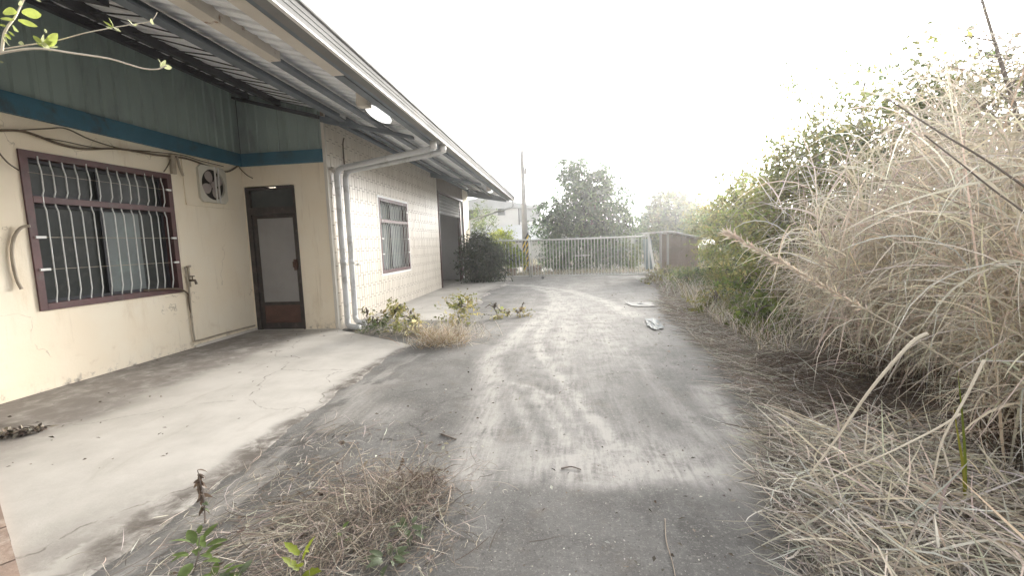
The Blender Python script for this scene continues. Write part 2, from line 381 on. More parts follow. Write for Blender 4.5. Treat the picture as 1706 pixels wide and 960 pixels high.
# ------------------------------------------------------------------ plant generators (numpy)
def pick(cols, n, jit=0.12):
    c = np.array(cols, np.float32)[RNG.integers(0, len(cols), n)]
    return np.clip(c * (1 + RNG.normal(0, jit, (n, 1))) * (1 + RNG.normal(0, 0.04, (n, 3))), 0.005, 1)
def blades(name, base, az, length, tilt0, droop, width, cols, matr, parent=None, S=7, power=1.4, zmin=0.012, sway=0.25, jit=0.16, taper=0.75, ret=False, kink=0.0, tmax=9.0):
    n = len(base); base = np.asarray(base, float)
    bc = lambda v: np.broadcast_to(np.asarray(v, float), (n,)).copy()
    az = bc(az); length = bc(length); tilt0 = bc(tilt0); droop = bc(droop); width = bc(width)
    P = np.zeros((n, S + 1, 3)); P[:, 0] = base; D = np.zeros((n, S + 1, 3))
    aw = az.copy(); swd = RNG.normal(0, sway, n); kinks = RNG.uniform(.35, .9, n); kinkv = (RNG.random(n) < kink) * RNG.uniform(.4, 1.7, n); swd2 = (kinkv > 0) * RNG.normal(0, 1.0, n)
    for k in range(S + 1):
        s = k / S; t = tilt0 + droop * s ** power + 0.06 * np.sin(6 * s + 9 * az) + kinkv * (s > kinks); t = np.minimum(t, tmax); a = aw + swd * s + swd2 * (s > kinks)
        d = np.stack([np.sin(t) * np.cos(a), np.sin(t) * np.sin(a), np.cos(t)], 1); D[:, k] = d
        if k < S:
            q = P[:, k] + d * (length / S)[:, None]; lo = q[:, 2] < zmin
            q[lo, 2] = zmin + RNG.random(lo.sum()) * 0.03
            P[:, k + 1] = q
    up = RNG.normal(0, 1, (n, 3)); up[:, 2] += 0.4
    side = np.cross(D, up[:, None, :]); side /= np.linalg.norm(side, axis=2, keepdims=True) + 1e-9
    s = np.linspace(0, 1, S + 1); wp = np.minimum(1, 0.45 + 2.2 * s) * (1 - s ** 2.2) ** taper
    wp[-1] = 0.04
    hw = (width[:, None] * wp[None, :] / 2)[:, :, None]
    V = np.stack([P - side * hw, P + side * hw], 2).reshape(-1, 3)
    i = np.arange(n)[:, None] * (S + 1) * 2 + np.arange(S)[None, :] * 2
    F = np.stack([i, i + 1, i + 3, i + 2], 2).reshape(-1, 4)
    c = np.repeat(pick(cols, n, jit), (S + 1) * 2, 0)
    if ret: return V, F, c, P
    return np_mesh(name, V, F, matr, parent, c, smooth=False)
def merge(parts):
    V = []; F = []; C = []; b = 0
    for v, f, c in parts: V.append(v); F.append(f + b); C.append(c); b += len(v)
    return np.concatenate(V), np.concatenate(F), np.concatenate(C)
def leaves(base, axis, normal, L, W, col):
    """two-triangle folded leaves"""
    n = len(base)
    axis = axis / (np.linalg.norm(axis, axis=1, keepdims=True) + 1e-9)
    side = np.cross(axis, normal); side /= np.linalg.norm(side, axis=1, keepdims=True) + 1e-9
    nn = np.cross(side, axis)
    L = np.broadcast_to(L, (n,))[:, None]; W = np.broadcast_to(W, (n,))[:, None]
    V = np.stack([base, base + axis * L * .45 + side * W * .5 + nn * W * .18, base + axis * L - nn * L * 0.08, base + axis * L * .45 - side * W * .5 + nn * W * .18], 1).reshape(-1, 3)
    i = np.arange(n)[:, None] * 4
    F = np.concatenate([i + np.array([[0, 1, 2]]), i + np.array([[0, 2, 3]])], 1).reshape(-1, 3)
    return V, F, np.repeat(col, 4, 0)
def crown(clumps, twigs, k, twig_len, leaf_l, leaf_w, cols, droop=0.3, shell=0.55, spread=0.9, jit=0.25):
    """clumps: list of (cx,cy,cz,rx,ry,rz,weight). Twigs start inside a clump and carry k leaves each."""
    cl = np.array([c[:6] for c in clumps], float); wt = np.array([c[6] if len(c) > 6 else c[3] * c[5] for c in clumps], float)
    ci = RNG.choice(len(cl), twigs, p=wt / wt.sum())
    d = RNG.normal(0, 1, (twigs, 3)); d /= np.linalg.norm(d, axis=1, keepdims=True)
    r = shell + (1 - shell) * RNG.random(twigs) ** 0.6
    r *= 0.72 + 0.5 * RNG.random(twigs) ** 2.5
    start = cl[ci, :3] + d * cl[ci, 3:6] * r[:, None]
    start[:, 2] = np.maximum(start[:, 2], 0.05)
    td = d + RNG.normal(0, 0.45, (twigs, 3)); td[:, 2] += 0.2; td /= np.linalg.norm(td, axis=1, keepdims=True)
    tl = twig_len * (0.5 + RNG.random(twigs))
    tcol = pick(cols, twigs, jit)
    B = []; A = []; Nn = []; C = []
    for j in range(k):
        s = (j + 0.6) / k
        p = start + td * (tl * s)[:, None]; p[:, 2] -= droop * tl * s * s
        lat = np.cross(td, RNG.normal(0, 1, (twigs, 3))); lat /= np.linalg.norm(lat, axis=1, keepdims=True) + 1e-9
        a = td * 0.5 + lat * spread; a[:, 2] -= droop * 0.6
        nrm = RNG.normal(0, 0.5, (twigs, 3)); nrm[:, 2] += 1
        p[:, 2] = np.maximum(p[:, 2], 0.03)
        B.append(p); A.append(a); Nn.append(nrm); C.append(tcol * (1 + RNG.normal(0, 0.12, (twigs, 1))))
    B = np.concatenate(B); A = np.concatenate(A); Nn = np.concatenate(Nn); C = np.clip(np.concatenate(C), 0.004, 1)
    n = len(B); sc = 0.6 + 0.8 * RNG.random(n)
    return leaves(B, A, Nn, leaf_l * sc, leaf_w * sc, C)
def limbs(name, base, fork, clumps, r0, parent, matr, n=7, twig_r=0.015):
    mb = MB(); base = Vector(base); fork = Vector(fork)
    mid = (base + fork) / 2 + Vector((random.uniform(-.06, .06), random.uniform(-.06, .06), 0))
    mb.tube([base, mid, fork], [r0, r0 * .82, r0 * .66], n)
    for c in clumps:
        e = Vector(c[:3]) + Vector((0, 0, c[5] * .4)); st = base.lerp(fork, random.uniform(.6, 1))
        m1 = st.lerp(e, .5) + Vector((random.uniform(-.15, .15), random.uniform(-.15, .15), random.uniform(0, .25)))
        mb.tube([st, m1, e], [r0 * .5, r0 * .3, twig_r * .6], 5)
        for q in range(3):
            a = m1.lerp(e, random.random()); b = a + Vector((random.gauss(0, c[3] * .45), random.gauss(0, c[4] * .45), random.gauss(c[5] * .25, c[5] * .35)))
            mb.tube([a, a.lerp(b, .5) + Vector((0, 0, .05)), b], [twig_r, twig_r * .8, twig_r * .35], 4)
    return mb.build(name, matr, parent, True)
def tree(name, base, fork, clumps, twigs, k, twig_len, ll, lw, cols, label, cat, r0=.12, droop=.3, group=None, shell=.55, jit=.25, matr=None, stem='trunk', leaf='crown', bark=None):
    t = thing(name, base, label, cat, group)
    limbs(stem, base, fork, clumps, r0, t, bark or M['bark'])
    V, F, C = crown(clumps, twigs, k, twig_len, ll, lw, cols, droop, shell, jit=jit)
    np_mesh(leaf, V, F, matr or M['leaf'], t, C)
    return t

# ------------------------------------------------------------------ ground, drive, slabs
def grid(name, X, Y, Z, col, matr, kind='structure'):
    ny, nx = X.shape
    V = np.stack([X, Y, Z], 2).reshape(-1, 3)
    i = (np.arange(ny - 1)[:, None] * nx + np.arange(nx - 1)[None, :]).ravel()
    F = np.stack([i, i + 1, i + nx + 1, i + nx], 1)
    o = np_mesh(name, V, F, matr, None, col.reshape(-1, 3), True); o['kind'] = kind
    return o
mb = MB(); mb.add([(-600, -600, -.03), (600, -600, -.03), (600, 900, -.03), (-600, 900, -.03)], [(0, 1, 2, 3)])
g = mb.build('ground', M['soil']); g['kind'] = 'structure'
mb = MB(); mb.add([(-30, 19.9, -.012), (30, 19.2, -.012), (40, 27.2, -.012), (-40, 27.2, -.012)], [(0, 1, 2, 3)])
g = mb.build('lane', M['lane']); g['kind'] = 'structure'

def seg_dist(X, Y, pts):
    best = np.full(X.shape, 1e9)
    for (x0, y0), (x1, y1) in zip(pts[:-1], pts[1:]):
        dx, dy = x1 - x0, y1 - y0; L2 = dx * dx + dy * dy + 1e-12
        t = np.clip(((X - x0) * dx + (Y - y0) * dy) / L2, 0, 1)
        best = np.minimum(best, np.hypot(X - x0 - t * dx, Y - y0 - t * dy))
    return best
ys = np.concatenate([np.arange(-2, 1.2, .12), np.arange(1.2, 6, .03), np.arange(6, 12, .06), np.arange(12, 20.01, .1)])
xs = np.arange(-4.11, 3.6, .035)
GX, GY = np.meshgrid(xs, ys)
dust = np.zeros(GX.shape)
nz = fbm(GX * 1.3, GY * .9, 3); nz2 = fbm(GX * 4, GY * 2.2, 9)
WX, WY = GX + (nz - .5) * .12, GY + (nz2 - .5) * .12
def track(px, wd, amp):
    global dust
    pts = [tuple(gp(*q)[:2]) for q in px]
    d = seg_dist(WX, WY, pts); dust = np.maximum(dust, amp * np.exp(-(d / wd) ** 2))
track([(790, 815), (800, 740), (822, 650), (815, 600), (860, 560), (905, 525), (925, 505), (915, 487), (870, 474)], .2, .85)
track([(1085, 808), (1030, 745), (975, 680), (935, 630), (905, 590), (893, 555)], .12, .85)
track([(1040, 800), (985, 740), (930, 665), (860, 640)], .09, .75)
track([(985, 800), (935, 720), (895, 660)], .10, .75)
track([(905, 805), (890, 740), (868, 680), (850, 640)], .08, .65)
track([(798, 473), (880, 476), (955, 486), (1010, 503), (1050, 525)], .30, .95)
track([(1250, 815), (1190, 745), (1110, 660), (1040, 580), (985, 525), (950, 495)], .14, .6)
track([(895, 560), (925, 522), (935, 500), (920, 483)], .2, .8)
track([(1290, 800), (1230, 720), (1180, 650)], .16, .7)
near = 1 / (1 + np.exp(-(GY - (2.66 + (nz2 - .5) * .35)) * 22))
blob = np.exp(-((GX - .35) / 1.0) ** 2 - ((GY - 2.95) / .55) ** 2) * .95
dust = np.maximum(dust, blob)
dust = np.maximum(dust, (.36 * np.exp(-((GX - .15) / .95) ** 2) + .22 * np.clip((GY - 4) / 3, 0, 1)) * (GY > 2.4) * (.35 + 1.3 * fbm(GX * 3.2, GY * .3, 15)))
dust = dust * (.75 + .6 * fbm(GX * 2.4, GY * .35, 17))
dust = dust * (near * .92 + .08 + .25 * np.exp(-((GX + .35) / .35) ** 2 - ((GY - 2.3) / .4) ** 2))
dust = np.maximum(dust, .6 * np.exp(-((GX + 1.75) / .35) ** 2 - ((GY - 3.75) / .30) ** 2))
dust = np.maximum(dust, .75 * np.exp(-((GX + 2.05 + (nz - .5) * .5) / .22) ** 2) * (fbm(GX * 7, GY * 1.6, 19) > .52) * (GY < 6))
dust = np.maximum(dust, .5 * np.exp(-((GX + 1.6) / .3) ** 2 - ((GY - 2.1) / .35) ** 2))
dust = np.maximum(dust, .5 / (1 + np.exp(-(GY - 12.5) * .8)) * np.exp(-((GX - .3) / 2.2) ** 2))
dust = np.maximum(dust, .25 * np.clip((2.2 - GY) / .6, 0, 1) * np.exp(-((GX - .2) / .9) ** 2))
dirt = np.exp(-((GX + 2.0) / .38) ** 2) * (GY < 7.5) * (GY > 1.2) * .55
dirt = np.maximum(dirt, np.exp(-((GX + 1.25) / .5) ** 2 - ((GY - 2.3) / .6) ** 2) * .8)
dirt = np.maximum(dirt, np.exp(-((GX + 1.6) / .7) ** 2 - ((GY - 5.0) / 1.3) ** 2) * .5)
dirt = np.maximum(dirt, .62 * (1 - near) * np.clip((GX + 1.0) / .5, 0, 1) * (fbm(GX * 3.5, GY * 3.5, 91) ** .7))
dirt = np.maximum(dirt, .5 * np.exp(-((GX + 1.1) / .5) ** 2 - ((GY - 3.9) / 1.2) ** 2))
dirt = np.maximum(dirt, .45 * np.exp(-((GX - .75) / .3) ** 2 - ((GY - 4.3) / .9) ** 2))
gz = (fbm(GX * .6, GY * .6, 5) - .5) * .012
grid('driveway', GX, GY, gz, np.stack([np.clip(dust, 0, 1), np.clip(dirt, 0, 1), 0 * dust], 2), M['drive'])

# slab in front of the window wall; its right edge follows the drip line of the eave
U, T = np.meshgrid(np.linspace(0, 1, 150), np.linspace(0, 1, 240))
xr = -2.24
X = -5.75 + U * (5.75 + xr)
yl = np.maximum(3.63 - (X + 5.75) * .613, -9); yu = np.where(X < -4.05, 7.70, 7.70 - (X + 4.05) * .66)
Y = yl + T * (yu - yl)
edge = ((fbm(Y * .9 + 3, Y * 0 + 2, 21) - .5) * .42 + (fbm(Y * 5, Y * 0 + 7, 22) - .5) * .12)
X = X + edge * np.clip((U - .55) / .45, 0, 1) ** 1.5
Zs = .045 - .041 * U ** 2 + (fbm(X * .8, Y * .8, 31) - .5) * .006
Zs = np.where(U > .993, -.012, Zs); Zs = np.where((T > .99) & (X > -4.05), -.02, Zs)
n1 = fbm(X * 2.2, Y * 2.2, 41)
wall_band = 1 / (1 + np.exp((X + 4.35 - (Y - 4.6) * -.06 + (n1 - .5) * .5) * 9))  # soft-edged band of darker grey on the wall side of the slab
wall_band = wall_band * np.clip(1.15 - np.clip((Y - 6.6), 0, 1) * .5, 0, 1)
ed = 1 / (1 + np.exp(-(U - .955 + (fbm(X * 2.5, Y * 1.8, 51) - .5) * .16) * 90))
ed = np.maximum(ed, np.exp(-((X + 5.0) / .22) ** 2 - ((Y - 3.32) / .05) ** 2) * 1.1)
low = np.clip((2.9 - Y) / 1.0, 0, 1) * np.clip((X + 2.95) / .6, 0, 1) * .75
grid('apron_slab', X, Y, Zs, np.stack([np.clip(wall_band, 0, 1), np.clip(np.maximum(ed, low * (n1 > .42)), 0, 1), 0 * wall_band], 2), M['slab'])
# second slab along the tiled wall
U, T = np.meshgrid(np.linspace(0, 1, 70), np.linspace(0, 1, 200))
X = -4.12 + U * 1.95; yl = 8.55 - .25 * U; Y = yl + T * (18.8 - yl)
X = X + (fbm(Y * .8, Y * 0 + 4, 61) - .5) * .7 * U ** 2
Zs = .05 - .03 * U + 0 * X; Zs = np.where((U > .98) | (T < .012), -.02, Zs)
ed = np.clip((U - .78) / .22, 0, 1) * .9 * (fbm(X * 2, Y * 1.2, 71) > .38)
grid('shutter_slab', X, Y, Zs, np.stack([.25 * np.exp(-(U / .12) ** 2), ed, 0 * ed], 2), M['slab'])

# overgrown verge on the right of the drive
EDGE = [(-3, .95), (1.2, .98), (1.97, 1.12), (2.77, 1.28), (3.71, 1.62), (5.54, 1.95), (8.5, 2.08), (10.5, 2.35), (13.6, 2.75), (17.2, 3.15), (19.6, 3.4)]
def edge_x(y): return np.interp(y, [e[0] for e in EDGE], [e[1] for e in EDGE])
U, T = np.meshgrid(np.linspace(0, 1, 90) ** 1.6, np.linspace(0, 1, 260))
Y = -3 + T * 22.4; ex = edge_x(Y) + (fbm(Y * 1.5, 0 * Y, 81) - .5) * .35 + (fbm(Y * 8, 0 * Y, 82) - .5) * .1
X = ex + U * (22 - ex)
Z = .004 + .13 * (1 - np.exp(-(X - ex) / .8)) * (.4 + fbm(X * 1.5, Y * 1.5, 83)) + .05 * np.clip(X - ex - 1, 0, 20) ** .5
grid('verge', X, Y, Z, 0 * np.stack([X, X, X], 2), M['soil'])
def verge_z(x, y): return .02 + .09 * (1 - np.exp(-np.clip(x - edge_x(y), 0, 50) / .8))

# ------------------------------------------------------------------ the building
XL, XT, YF, YE, Y0 = -5.75, -4.12, 7.73, 19.9, -3.0
def zr(x): return 3.42 + .265 * (-2.2 - x)          # underside of the roof sheets
BLD = thing('factory_building', (XL, YF, 0), 'long single-storey factory with cream plaster front, tiled wall and wide overhanging metal roof', 'building')

# window opening on the plaster wall / on the tiled wall
WA = (4.30, 6.19, .935, 2.69); WB = (9.90, 11.80, .89, 2.63); SH = (14.9, 18.75, 3.33)
mb = MB()
for lo, hi in (((Y0, -.3), (WA[0], 3.05)), ((WA[1], -.3), (YF + .25, 3.05)), ((WA[0], -.3), (WA[1], WA[2])), ((WA[0], WA[3]), (WA[1], 3.05))):
    mb.box((XL - .2, lo[0], lo[1]), (XL, hi[0], hi[1]))
mb.build('plaster_wall', M['plaster'], BLD)
DX0, DX1, DZ = -5.715, -4.755, 2.68
mb = MB()
mb.box((XL, YF, -.3), (DX0, YF + .2, 3.05)).box((DX1, YF, -.3), (XT - .035, YF + .2, 3.05)).box((DX0, YF, DZ), (DX1, YF + .2, 3.05))
mb.build('entrance_wall', M['plaster'], BLD)
mb = MB(); mb.box((DX0 - .03, YF - .06, -.02), (XT - .04, YF + .06, .045)); mb.build('door_step', M['stone'], BLD)
mb = MB(); mb.box((XL, 6.30, .04), (XL + .035, YF, .085)); mb.build('skirting_ledge', M['trim'], BLD)

# door
mb = MB()
mb.box((DX0 + .01, YF - .02, .046), (DX0 + .09, YF + .10, DZ - .02)).box((DX1 - .035, YF - .02, .046), (DX1, YF + .10, DZ - .02))
mb.box((DX0 + .09, YF - .02, DZ - .075), (DX0 + .42, YF + .10, DZ - .02)).box((DX0 + .42, YF - .012, DZ - .075), (DX0 + .62, YF + .10, DZ - .045)).box((DX0 + .62, YF - .02, DZ - .075), (DX1 - .035, YF + .10, DZ - .008))
mb.box((DX0 + .09, YF - .015, 2.17), (DX1 - .035, YF + .10, 2.30))
door = mb.build('door', M['door_frame'], BLD); door['label'] = 'dark framed glass door with transom light'
mb = MB(); mb.box((DX0 + .09, YF + .04, 2.30), (DX1 - .035, YF + .055, DZ - .075)); mb.build('transom_pane', M['glass_dark'], door)
L0, L1 = DX0 + .095, DX1 - .04
mb = MB()
mb.box((L0, YF + .015, .05), (L0 + .07, YF + .06, 2.165)).box((L1 - .05, YF + .015, .05), (L1, YF + .06, 2.165))
mb.box((L0 + .07, YF + .015, 2.10), (L1 - .05, YF + .06, 2.165)).box((L0 + .07, YF + .015, .05), (L1 - .05, YF + .06, .17)).box((L0 + .07, YF + .015, .50), (L1 - .05, YF + .06, .56))
mb.build('door_leaf', M['door_frame'], door)
mb = MB(); mb.box((L0 + .07, YF + .03, .56), (L1 - .05, YF + .045, 2.10)); mb.build('glass_panel', M['glass_door'], door)
mb = MB(); mb.box((L0 + .07, YF + .028, .185), (L1 - .05, YF + .05, .50)); mb.box((L0 + .07, YF + .016, .17), (L1 - .05, YF + .05, .185)); mb.build('kick_panel', M['door_brown'], door)
mb = MB(); mb.box((L1 - .075, YF - .03, 1.14), (L1 - .02, YF + .015, 1.34)).tube([(L1 - .06, YF - .03, 1.2), (L1 - .06, YF - .07, 1.2), (L1 - .06, YF - .07, 1.30), (L1 - .06, YF - .03, 1.30)], .01, 6); mb.build('handle', M['door_brown'], door)

# blue beam
mb = MB(); mb.box((XL - .12, Y0, 3.04), (XL + .05, YF + .10, 3.262)); mb.build('steel_beam', M['blue'], BLD)
mb = MB(); mb.box((XL + .05, YF - .05, 3.038), (XT - .035, YF + .10, 3.26)); mb.build('steel_beam', M['blue'], BLD)

# teal ribbed siding panels (ribs are real folds)
def rib_profile(width, pitch=.19, d=.022):
    q = []; s = 0
    while s < width - 1e-6:
        for a, h in ((0, 0), (.55, 0), (.64, d), (.90, d), (.99, 0)):
            if s + a * pitch <= width: q.append((s + a * pitch, h))
        s += pitch
    q.append((width, 0)); return q
def siding_panel(p0, dirv, nrm, width, zb, ztop):
    q = rib_profile(width); mb = MB(); vs = []
    for s, h in q:
        p = Vector(p0) + Vector(dirv) * s + Vector(nrm) * h
        vs += [(p.x, p.y, zb), (p.x, p.y, ztop(p))]
    mb.add(vs, [(2 * i, 2 * i + 2, 2 * i + 3, 2 * i + 1) for i in range(len(q) - 1)])
    return mb.build('siding_panel', M['siding'], sid)
mb = MB(); mb.box((XL - .16, Y0, 3.262), (XL - .03, YF + .16, zr(XL) + .05)).prism([(XL - .03, 3.7), (XT - .04, 3.7), (XT - .04, zr(XT) + .02), (XL - .03, zr(XL) + .02)], 'y', YF + .06, YF + .14).box((XL, YF + .05, 3.26), (XT - .04, YF + .15, 3.80)); sid = mb.build('siding', M['dark_steel'], BLD)
y = Y0
while y < YF - .01:
    wd = min(.76, YF - y + .02); siding_panel((XL + .004, y, 0), (0, 1, 0), (1, 0, 0), wd - .004, 3.264, lambda p: zr(p.x) - .012); y += .76
x = XL + .028
while x < XT - .05:
    wd = min(.76, XT - .04 - x); siding_panel((x, YF - .004, 0), (1, 0, 0), (0, -1, 0), wd - .004, 3.264, lambda p: zr(p.x) - .012); x += .76

# tiled wall
mb = MB()
for lo, hi in (((YF + .002, -.3), (WB[0], 3.9)), ((WB[1], -.3), (SH[0], 3.9)), ((WB[0], -.3), (WB[1], WB[2])), ((WB[0], WB[3]), (WB[1], 3.9)), ((SH[0], SH[2]), (SH[1], 3.9))):
    mb.box((XT - .18, lo[0], lo[1]), (XT, hi[0], hi[1]))
tw = mb.build('tiled_wall', M['grout'], BLD)
mb = MB(); mb.box((XT - .18, SH[1], -.3), (XT + .006, YE, 3.9)); mb.build('end_pillar', M['plaster'], BLD)
mb = MB(); mb.box((XT - .035, YF - .03, -.02), (XT + .02, YF + .03, 3.82)); mb.build('corner_trim', M['trim'], BLD)
PW, PH, GV, GH = .112, .248, .008, .012
tm = bpy.data.meshes.new('tile'); _b = MB(); _b.bevbox((0, GV / 2, GH / 2), (.010, PW - GV / 2, PH - GH / 2), .0022)
tm.from_pydata(_b.v, [], _b.f); tm.update(); tm.materials.append(M['tile'])
rest = MB(); cand = []
col_i = 0; y = YF + .034
while y + PW < SH[0] - .03:
    off = 0 if col_i % 2 else -.052
    z = .0 + off
    while z < 3.86:
        y1, z1 = y + PW, z + PH
        if not (y1 > WB[0] - .03 and y < WB[1] + .03 and z1 > WB[2] - .03 and z < WB[3] + .03):
            cand.append((y, z))
        z += PH
    y += PW; col_i += 1
# tiles cut to fit round the window opening are part of the joined remainder
def put_rest(y, z, y1, z1):
    d = random.uniform(-.0012, .0012)
    rest.bevbox((XT, y + GV / 2, z + GH / 2), (XT + .012 + d, y1 - GV / 2, z1 - GH / 2), .002)
col_i = 0; y = YF + .034
while y + PW < SH[0] - .03:
    off = 0 if col_i % 2 else -.052; z = off; y1 = y + PW
    while z < 3.86:
        z1 = z + PH
        if y1 > WB[0] - .03 and y < WB[1] + .03 and z1 > WB[2] - .03 and z < WB[3] + .03:
            inx = min(y1, WB[1]) - max(y, WB[0])
            segs = []
            if z < WB[2] - .02: segs.append((y, z, y1, min(z1, WB[2])))
            if z1 > WB[3] + .02: segs.append((y, max(z, WB[3]), y1, z1))
            if y < WB[0] - .015: segs.append((y, max(z, WB[2]), WB[0], min(z1, WB[3])))
            if y1 > WB[1] + .015: segs.append((WB[1], max(z, WB[2]), y1, min(z1, WB[3])))
            for s in segs:
                if s[2] - s[0] > .02 and s[3] - s[1] > .03: put_rest(*s)
        z += PH
    y += PW; col_i += 1
cand.sort(key=lambda c: c[0] + abs(c[1] - 1.5) * .15)
for i, (y, z) in enumerate(cand):
    if i < 290:
        o = bpy.data.objects.new('tile', tm); COL.objects.link(o); o.location = (XT + random.uniform(-.0012, .0012), y, z); par(o, tw)
    else: put_rest(y, z, y + PW, z + PH)
rt = rest.build('wall_tiles', M['tile'], tw); rt['kind'] = 'stuff'

# barred windows
def barred_window(xf, wnd, nb, panes):
    y0, y1, z0, z1 = wnd; fw = .075; mid = z1 - .30 * (z1 - z0)
    mb = MB()
    mb.box((xf - .14, y0, z0), (xf + .022, y0 + fw, z1)).box((xf - .14, y1 - fw, z0), (xf + .022, y1, z1))
    mb.box((xf - .14, y0 + fw, z1 - fw), (xf + .020, y1 - fw, z1)).box((xf - .14, y0 + fw, z0), (xf + .024, y1 - fw, z0 + fw))
    mb.box((xf - .06, y0 + fw, mid - .035), (xf + .026, y1 - fw, mid + .035))
    wn_ = mb.build('window', M['maroon'], BLD)
    # sliding sashes behind the bars
    ym = y0 + .48 * (y1 - y0)
    mb = MB()
    for a, c, zz0, zz1 in ((y0 + fw, ym, z0 + fw, mid - .035), (ym, y1 - fw, z0 + fw, mid - .035), (y0 + fw, ym, mid + .035, z1 - fw), (ym, y1 - fw, mid + .035, z1 - fw)):
        xx = xf - .105 if a < ym - .01 else xf - .13; e = .035
        mb.box((xx, a, zz0), (xx + .022, a + e, zz1)).box((xx, c - e, zz0), (xx + .022, c, zz1)).box((xx, a + e, zz0), (xx + .022, c - e, zz0 + e)).box((xx, a + e, zz1 - e), (xx + .022, c - e, zz1))
    mb.build('sash', M['dark_steel'], wn_)
    xg = xf - .155
    for a, c, zz0, zz1, mm in ((y0 + .02, ym, z0 + .02, mid, panes[0]), (ym + .002, y1 - .45 * (y1 - ym), z0 + .02, mid, panes[1]), (y1 - .45 * (y1 - ym) + .002, y1 - .02, z0 + .02, mid, panes[2]), (y0 + .02, ym, mid + .002, z1 - .02, panes[3]), (ym + .002, y1 - .02, mid + .002, z1 - .02, panes[3])):
        mb = MB(); mb.box((xg, a, zz0), (xg + .012, c, zz1)); mb.build('pane', M[mm], wn_)
    # bars bent outwards between the rails
    h0, h1 = z0 + .05, mid; mb = MB(); g = .034
    zz = [z0 + .05, z0 + .10, z0 + .20, mid - .12, mid - .06, mid - .02, mid + .05, mid + .10, z1 - .22, z1 - .12, z1 - .05]
    xx = [.010, .010, g, g, .014, .012, .012, g, g, .012, .010]
    mb.tube([(0, 0, 0 + z - zz[0]) if False else (xo, 0, z) for xo, z in zip(xx, zz)], .0075, 6)
    bm_ = bpy.data.meshes.new('bar'); bm_.from_pydata(mb.v, [], mb.f); bm_.update(); bm_.shade_smooth(); bm_.materials.append(M['bar'])
    for i in range(nb):
        yy = y0 + fw + (y1 - y0 - 2 * fw) * (i + .75) / (nb + .5)
        o = bpy.data.objects.new('bar', bm_); COL.objects.link(o); o.location = (xf, yy, 0); o.rotation_euler = (0, random.gauss(0, .002), random.gauss(0, .12)); par(o, wn_)
    for f in (.33, .64):
        zq = z0 + fw + f * (mid - z0 - fw)
        mb = MB(); mb.tube([(xf + g - .012, y0 + .06, zq), (xf + g - .012, y1 - .06, zq)], .0035, 5); mb.build('cross_rod', M['pipe_tan'], wn_)
        for ya, yb in ((y0 + .04, y0 + .14), (y1 - .12, y1 - .04)):
            mb = MB(); mb.box((xf + .024, ya, zq - .013), (xf + .040, yb, zq + .013)); mb.build('lug', M['white_edge'], wn_)
    zq = z1 - .24
    mb = MB(); mb.tube([(xf + g - .012, y0 + .06, zq), (xf + g - .012, y1 - .06, zq)], .0025, 5); mb.build('cross_rod', M['pipe_tan'], wn_)
    mb = MB(); mb.box((xf + .024, y1 - .12, zq - .013), (xf + .04, y1 - .04, zq + .013)); mb.build('lug', M['white_edge'], wn_)
    return wn_
barred_window(XL, WA, 13, ('glass_dark', 'glass_pale', 'glass_dark', 'glass_dark'))['label'] = 'large maroon framed window with bent white bars'
wb = barred_window(XT, WB, 15, ('glass_pale', 'glass_pale', 'glass_pale', 'glass_pale')); wb['label'] = 'narrower looking barred window in the tiled wall'
mb = MB(); e = .05
mb.box((XT, WB[0] - e, WB[2] - e), (XT + .016, WB[0], WB[3] + e)).box((XT, WB[1], WB[2] - e), (XT + .016, WB[1] + e, WB[3] + e)).box((XT, WB[0], WB[3]), (XT + .016, WB[1], WB[3] + e)).box((XT, WB[0], WB[2] - e), (XT + .016, WB[1], WB[2]))
mb.build('surround', M['white_edge'], wb)

# roller shutter doorway with a pale recess behind it
sy0, sy1, sz = SH
mb = MB(); mb.box((XT - .16, sy0, 0), (XT + .03, sy0 + .06, sz)).box((XT - .16, sy1 - .06, 0), (XT + .03, sy1, sz)).box((XT - .16, sy0 + .06, sz - .07), (XT + .03, sy1 - .06, sz))
mb.box((XT - .16, sy1 - .42, 0), (XT - .02, sy1 - .34, sz - .07))
shut = mb.build('shutter_doorway', M['maroon'], BLD)
for k in range(6):
    z1 = sz - .07 - k * .115; mb = MB()
    mb.prism([(-.07, z1), (-.045, z1 - .02), (-.04, z1 - .075), (-.07, z1 - .11)], 'y', sy0 + .08, sy1 - .44)
    for i, v in enumerate(mb.v): mb.v[i] = (v[0] + XT, v[1], v[2])
    mb.build('shutter_slat', M['gutter'], shut)
mb = MB(); mb.box((XT - .10, sy1 - .34, .02), (XT - .045, sy1 - .19, sz - .07)); mb.build('guide_rail', M['white_edge'], shut)
mb = MB(); mb.box((XT - .09, sy1 - .15, .02), (XT - .03, sy1 - .07, sz - .07)); mb.build('guide_rail', M['white_edge'], shut)
mb = MB(); mb.box((XT - 1.5, sy0 - .02, .0), (XT - 1.4, sy1 + .05, 3.5)).box((XT - 1.4, sy0 - .12, 0), (XT - .18, sy0 - .02, 3.5)).box((XT - 1.4, sy1 + .05, 0), (XT - .18, sy1 + .15, 3.5)).box((XT - 1.4, sy0 - .02, 3.40), (XT - .18, sy1 + .05, 3.5)); mb.build('inner_wall', M['inner'], BLD)
mb = MB(); mb.box((XT - 1.4, sy0 - .02, -.2), (XT, sy1 + .05, .02)); mb.build('inner_floor', M['lane'], BLD)
# back of the building
mb = MB(); mb.box((-13, YE - .2, -.3), (XT - .18, YE, 3.9)).box((-13, YE, 3.9), (XT - .18, YE - .2, zr(XT) - .05)).box((-13.2, Y0, -.3), (-13, YE, 6.2)); mb.build('gable_wall', M['plaster'], BLD)

